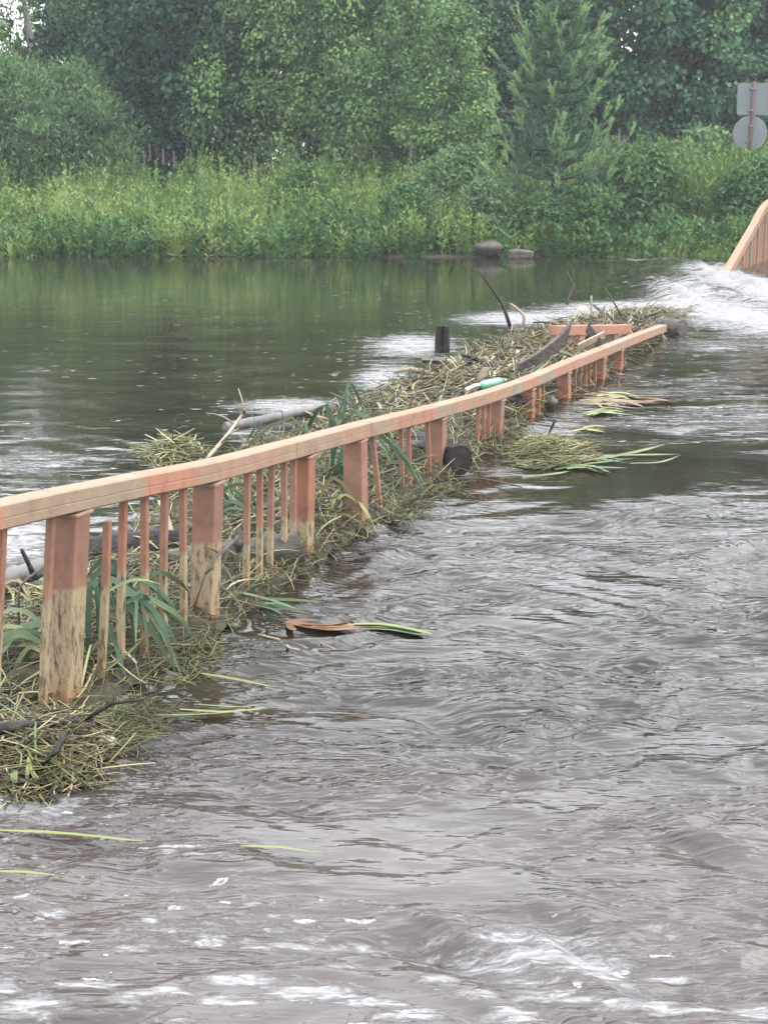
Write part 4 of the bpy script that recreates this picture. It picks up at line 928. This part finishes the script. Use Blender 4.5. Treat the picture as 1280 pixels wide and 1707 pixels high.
def fan(c, n, az0, az1, ln, drop, wd, seed, rise=.3):
    r = random.Random(seed); out = []
    for i in range(n):
        a = lerp(az0, az1, r.random()); L_ = r.uniform(*ln); d = Vector((math.cos(a), math.sin(a), 0))
        s = Vector(c)+Vector((r.uniform(-.05, .05), r.uniform(-.08, .08), r.uniform(-.02, .04))); up = r.uniform(-.1, 1)*rise; kx = Vector((r.uniform(-.25, .25), r.uniform(-.25, .25), r.uniform(-.12, .12)))*L_
        out.append(([s, s+d*L_*.35+Vector((0, 0, L_*up)), s+d*L_*.75+kx+Vector((0, 0, L_*up*.6-drop*.4)), s+d*L_+kx*1.6+Vector((0, 0, -drop*r.uniform(.6, 1.2)))], r.uniform(*wd), r.uniform(.1, .8)))
    return out
c = PD(150, 975, 6.15); clump('iris_plant', c, 'drooping blue green iris leaves hanging behind the loose baluster', fan(c, 22, -1.6, .2, (.14, .38), .30, (.014, .024), 1, .3))
c = PD(215, 1000, 5.95); clump('iris_plant', c, 'smaller iris tuft spreading right behind the second and third balusters', fan(c, 12, -1.3, .8, (.12, .3), .2, (.012, .02), 2, .3))
c = PD(75, 1075, 5.75); clump('iris_plant', c, 'dark green iris leaves trailing left of the nearest post', fan(c, 20, 2.4, 3.7, (.16, .42), .16, (.013, .022), 3, .25))
c = P(372, 850, .22); clump('iris_plant', c, 'green leaf tuft standing behind the second post above the log', fan(c, 14, -.8, 2.6, (.12, .3), .02, (.012, .02), 4, .8))
c = P(548, 830, .06); clump('iris_plant', c, 'tall pale green iris clump between the third and fourth posts', fan(c, 30, -.8, 3.4, (.18, .5), .02, (.014, .024), 5, 1.3))
c = P(560, 725, .12); clump('iris_plant', c, 'iris leaves sticking up behind the rail near the joint', fan(c, 12, 0, 3.1, (.12, .34), -.06, (.012, .02), 6, 1.2))
c = P(535, 860, .1); clump('reed_tuft', c, 'yellowed reed leaves curling beside the pale iris clump', fan(c, 12, -1.2, 1.8, (.14, .3), .1, (.01, .018), 7, .8), 'yblade')
c = P(412, 735, .16); clump('grass_blade_pair', c, 'two grass blades standing up behind the grey forked branch', [([c, PD(425, 710, c.y), PD(417, 680, c.y)], .014, .4), ([c+Vector((.03, 0, 0)), PD(434, 712, c.y), PD(440, 700, c.y)], .01, .3)])
c = P(505, 940, .02); clump('leaf_tuft', c, 'small dark green leaf tuft floating at the foot of the third post', fan(c, 8, -.9, .2, (.08, .2), .03, (.012, .02), 8, .1))
c = P(380, 995, .05); clump('leaf_tuft', c, 'long green leaves trailing right from behind the second post', fan(c, 14, -.9, 0, (.2, .42), .05, (.010, .018), 9, .12))
c = P(400, 975, .07); clump('reed_tuft', c, 'orange wilted leaf at the foot of the first thin baluster', [([c, c+Vector((.0, -.02, .05)), c+Vector((.04, -.02, .08))], .03, .4), ([c, c+Vector((-.03, -.02, .03)), c+Vector((-.05, -.03, .0))], .02, .6), ([c, c+Vector((.04, 0, .03)), c+Vector((.05, 0, .0))], .02, .3)], 'oblade')
c = P(28, 1310, .02); clump('leaf_tuft', c, 'fresh green leaflets at the bottom of the straw clump', fan(c, 11, .2, 3.2, (.04, .11), .01, (.018, .028), 10, .5))
c = P(48, 1262, .1); clump('reed_tuft', c, 'yellow green stalk splitting in two below the black branch', [([c, PD(46, 1290, c.y-.05), P(45, 1318, .01)], .012, .6), ([c, PD(55, 1290, c.y-.05), P(70, 1316, .01)], .008, .7)], 'yblade')
c = P(25, 985, .14); clump('leaf_tuft', c, 'bright green shoots beside the pale peeled log', fan(c, 9, -1.2, .3, (.08, .2), .04, (.008, .014), 11, .3), 'yblade')
c = P(250, 965, .12); clump('leaf_tuft', c, 'single long leaf lying across the first balusters', [([PD(182, 985, 5.7), PD(215, 968, 5.75), PD(250, 968, 5.8), PD(290, 985, 5.9)], .014, .8)])
# floating bundles
def floaters(name, label, segs, mat, cat='plant'):
    e = empty(name, P(*segs[0][0][0]), label, cat)
    for pts, wd, t, *m_ in segs:
        cp = [P(x, y, .02) for x, y in pts]
        if len(cp) == 2: cp = [cp[0], cp[0].lerp(cp[1], .5)+Vector((0, 0, .015)), cp[1]]
        blade(cp, wd, m_[0] if m_ else mat, e, t, n=7, flat=Vector((0, 0, 1)))
    return e
floaters('reed_bundle', 'uprooted reed with orange roots and a green tip floating right of the second post', [
    ([(475, 1038), (500, 1034), (535, 1033)], .03, .2), ([(478, 1036), (540, 1046), (600, 1048)], .055, .5), ([(500, 1040), (560, 1040), (600, 1030)], .035, .15),
    ([(520, 1044), (600, 1042), (680, 1048)], .05, .75), ([(590, 1040), (640, 1040), (700, 1052), (722, 1058)], .06, .9, 'yblade'), ([(600, 1046), (660, 1048), (712, 1060)], .04, .5, 'blade'), ([(480, 1036), (485, 1046), (495, 1050)], .025, .2)], 'oblade')
rr = random.Random(31); seg = []
for k in range(24):
    x0 = rr.uniform(920, 1010); y0 = 650+rr.uniform(0, 20)+(x0-920)*.03; L_ = rr.uniform(45, 110)
    seg.append(([(x0, y0), (x0+L_*.5, y0+rr.uniform(-5, 8)), (x0+L_, y0+rr.uniform(-3, 12))], rr.uniform(.025, .05), rr.uniform(.1, 1)))
floaters('reed_bundle', 'yellow green reed leaves floating beside the far posts', seg, 'yblade'); seg = []
for k in range(9):
    x0 = rr.uniform(1020, 1060); y0 = rr.uniform(660, 672); seg.append(([(x0, y0), (x0+40, y0+rr.uniform(-3, 6)), (x0+rr.uniform(60, 110), y0+rr.uniform(-4, 6))], rr.uniform(.03, .06), rr.uniform(.3, 1)))
floaters('reed_bundle', 'reddish tan wet reeds trailing right from the yellow green reeds', seg, 'oblade'); seg = []
for k in range(7):
    x0 = rr.uniform(970, 990); y0 = rr.uniform(680, 694); seg.append(([(x0, y0), (x0+25, y0-6+rr.uniform(-3, 3)), (x0+rr.uniform(40, 80), y0+rr.uniform(-8, 3))], rr.uniform(.02, .04), .95))
floaters('reed_bundle', 'small bright green loop of leaves floating below the yellow green reeds', seg, 'yblade'); seg = []
for k in range(18):
    x0 = rr.uniform(850, 985); y0 = rr.uniform(750, 785); L_ = rr.uniform(50, 120)
    seg.append(([(x0, y0), (x0+L_*.5, y0+rr.uniform(-10, 6)), (x0+L_, y0+rr.uniform(-14, 10))], rr.uniform(.02, .035), rr.uniform(.5, .85)))
seg += [([(960, 770), (1050, 755), (1110, 740)], .03, .7), ([(970, 760), (1060, 758), (1135, 757)], .022, .75), ([(1050, 772), (1100, 770), (1135, 758)], .022, .7), ([(870, 795), (920, 790), (950, 785)], .03, .7)]
floaters('iris_bundle', 'blue green iris leaves floating with their long tips to the right', seg, 'blade'); seg = []
for k in range(22):
    x0 = rr.uniform(855, 940); y0 = rr.uniform(735, 770); L_ = rr.uniform(30, 90)
    seg.append(([(x0, y0), (x0+L_*.5, y0-rr.uniform(0, 16)), (x0+L_, y0+rr.uniform(-8, 10))], rr.uniform(.02, .035), rr.uniform(.2, .9)))
floaters('reed_bundle', 'yellow reed leaves tangled on top of the blue green iris leaves', seg, 'yblade'); seg = []
for k in range(7):
    x0 = rr.uniform(950, 975); y0 = rr.uniform(712, 720); seg.append(([(x0, y0), (x0+20, y0-3), (x0+rr.uniform(30, 60), y0+rr.uniform(-3, 3))], rr.uniform(.015, .03), rr.uniform(.3, .8)))
floaters('reed_bundle', 'small pale reed bundle between the two yellow tangles', seg, 'yblade')
floaters('leaf_blade_long', 'long pale green blade floating flat near the bottom left', [([(-20, 1383), (100, 1388), (255, 1404)], .016, .85)], 'yblade')
floaters('leaf_blade_long', 'thin green blade near the middle of the foreground water', [([(400, 1410), (470, 1412), (545, 1424)], .012, .8)], 'yblade')
floaters('leaf_blade_long', 'short green blade at the left edge below the long pale one', [([(-20, 1452), (40, 1453), (105, 1460)], .014, .8)], 'yblade')
floaters('leaf_blade_long', 'straw coloured blade floating right of the nearest straw', [([(335, 1122), (400, 1133), (462, 1146)], .014, .4)], 'yblade')
floaters('reed_bundle', 'three thin green blades floating below the second post', [([(240, 1192), (340, 1190), (460, 1180)], .014, .7), ([(300, 1182), (380, 1186), (455, 1178)], .012, .8), ([(330, 1174), (400, 1178), (440, 1172)], .01, .6)], 'yblade')
floaters('leaf_arc', 'curved green leaf floating in front of the posts near the joint', [([(622, 862), (650, 872), (680, 866), (688, 846)], .035, .8)], 'yblade')

# ------------------------------------------------------------------ damp air
hm = bpy.data.materials.new('haze'); hm.use_nodes = True; hn = hm.node_tree; hn.nodes.clear()
ho = hn.nodes.new('ShaderNodeOutputMaterial'); hv = hn.nodes.new('ShaderNodeVolumePrincipled')
hv.inputs['Color'].default_value = (.88, .94, 1, 1); hv.inputs['Density'].default_value = .0008; hv.inputs['Anisotropy'].default_value = .2
hn.links.new(hv.outputs[0], ho.inputs['Volume'])
mb = MB(); mb.box((0, 300, 5.4), Vector((950, 0, 0)), Vector((0, 1250, 0)), Vector((0, 0, 8.1)))
tag(mb.build('haze', hm), 'thin damp haze over the river', 'haze', kind='stuff')
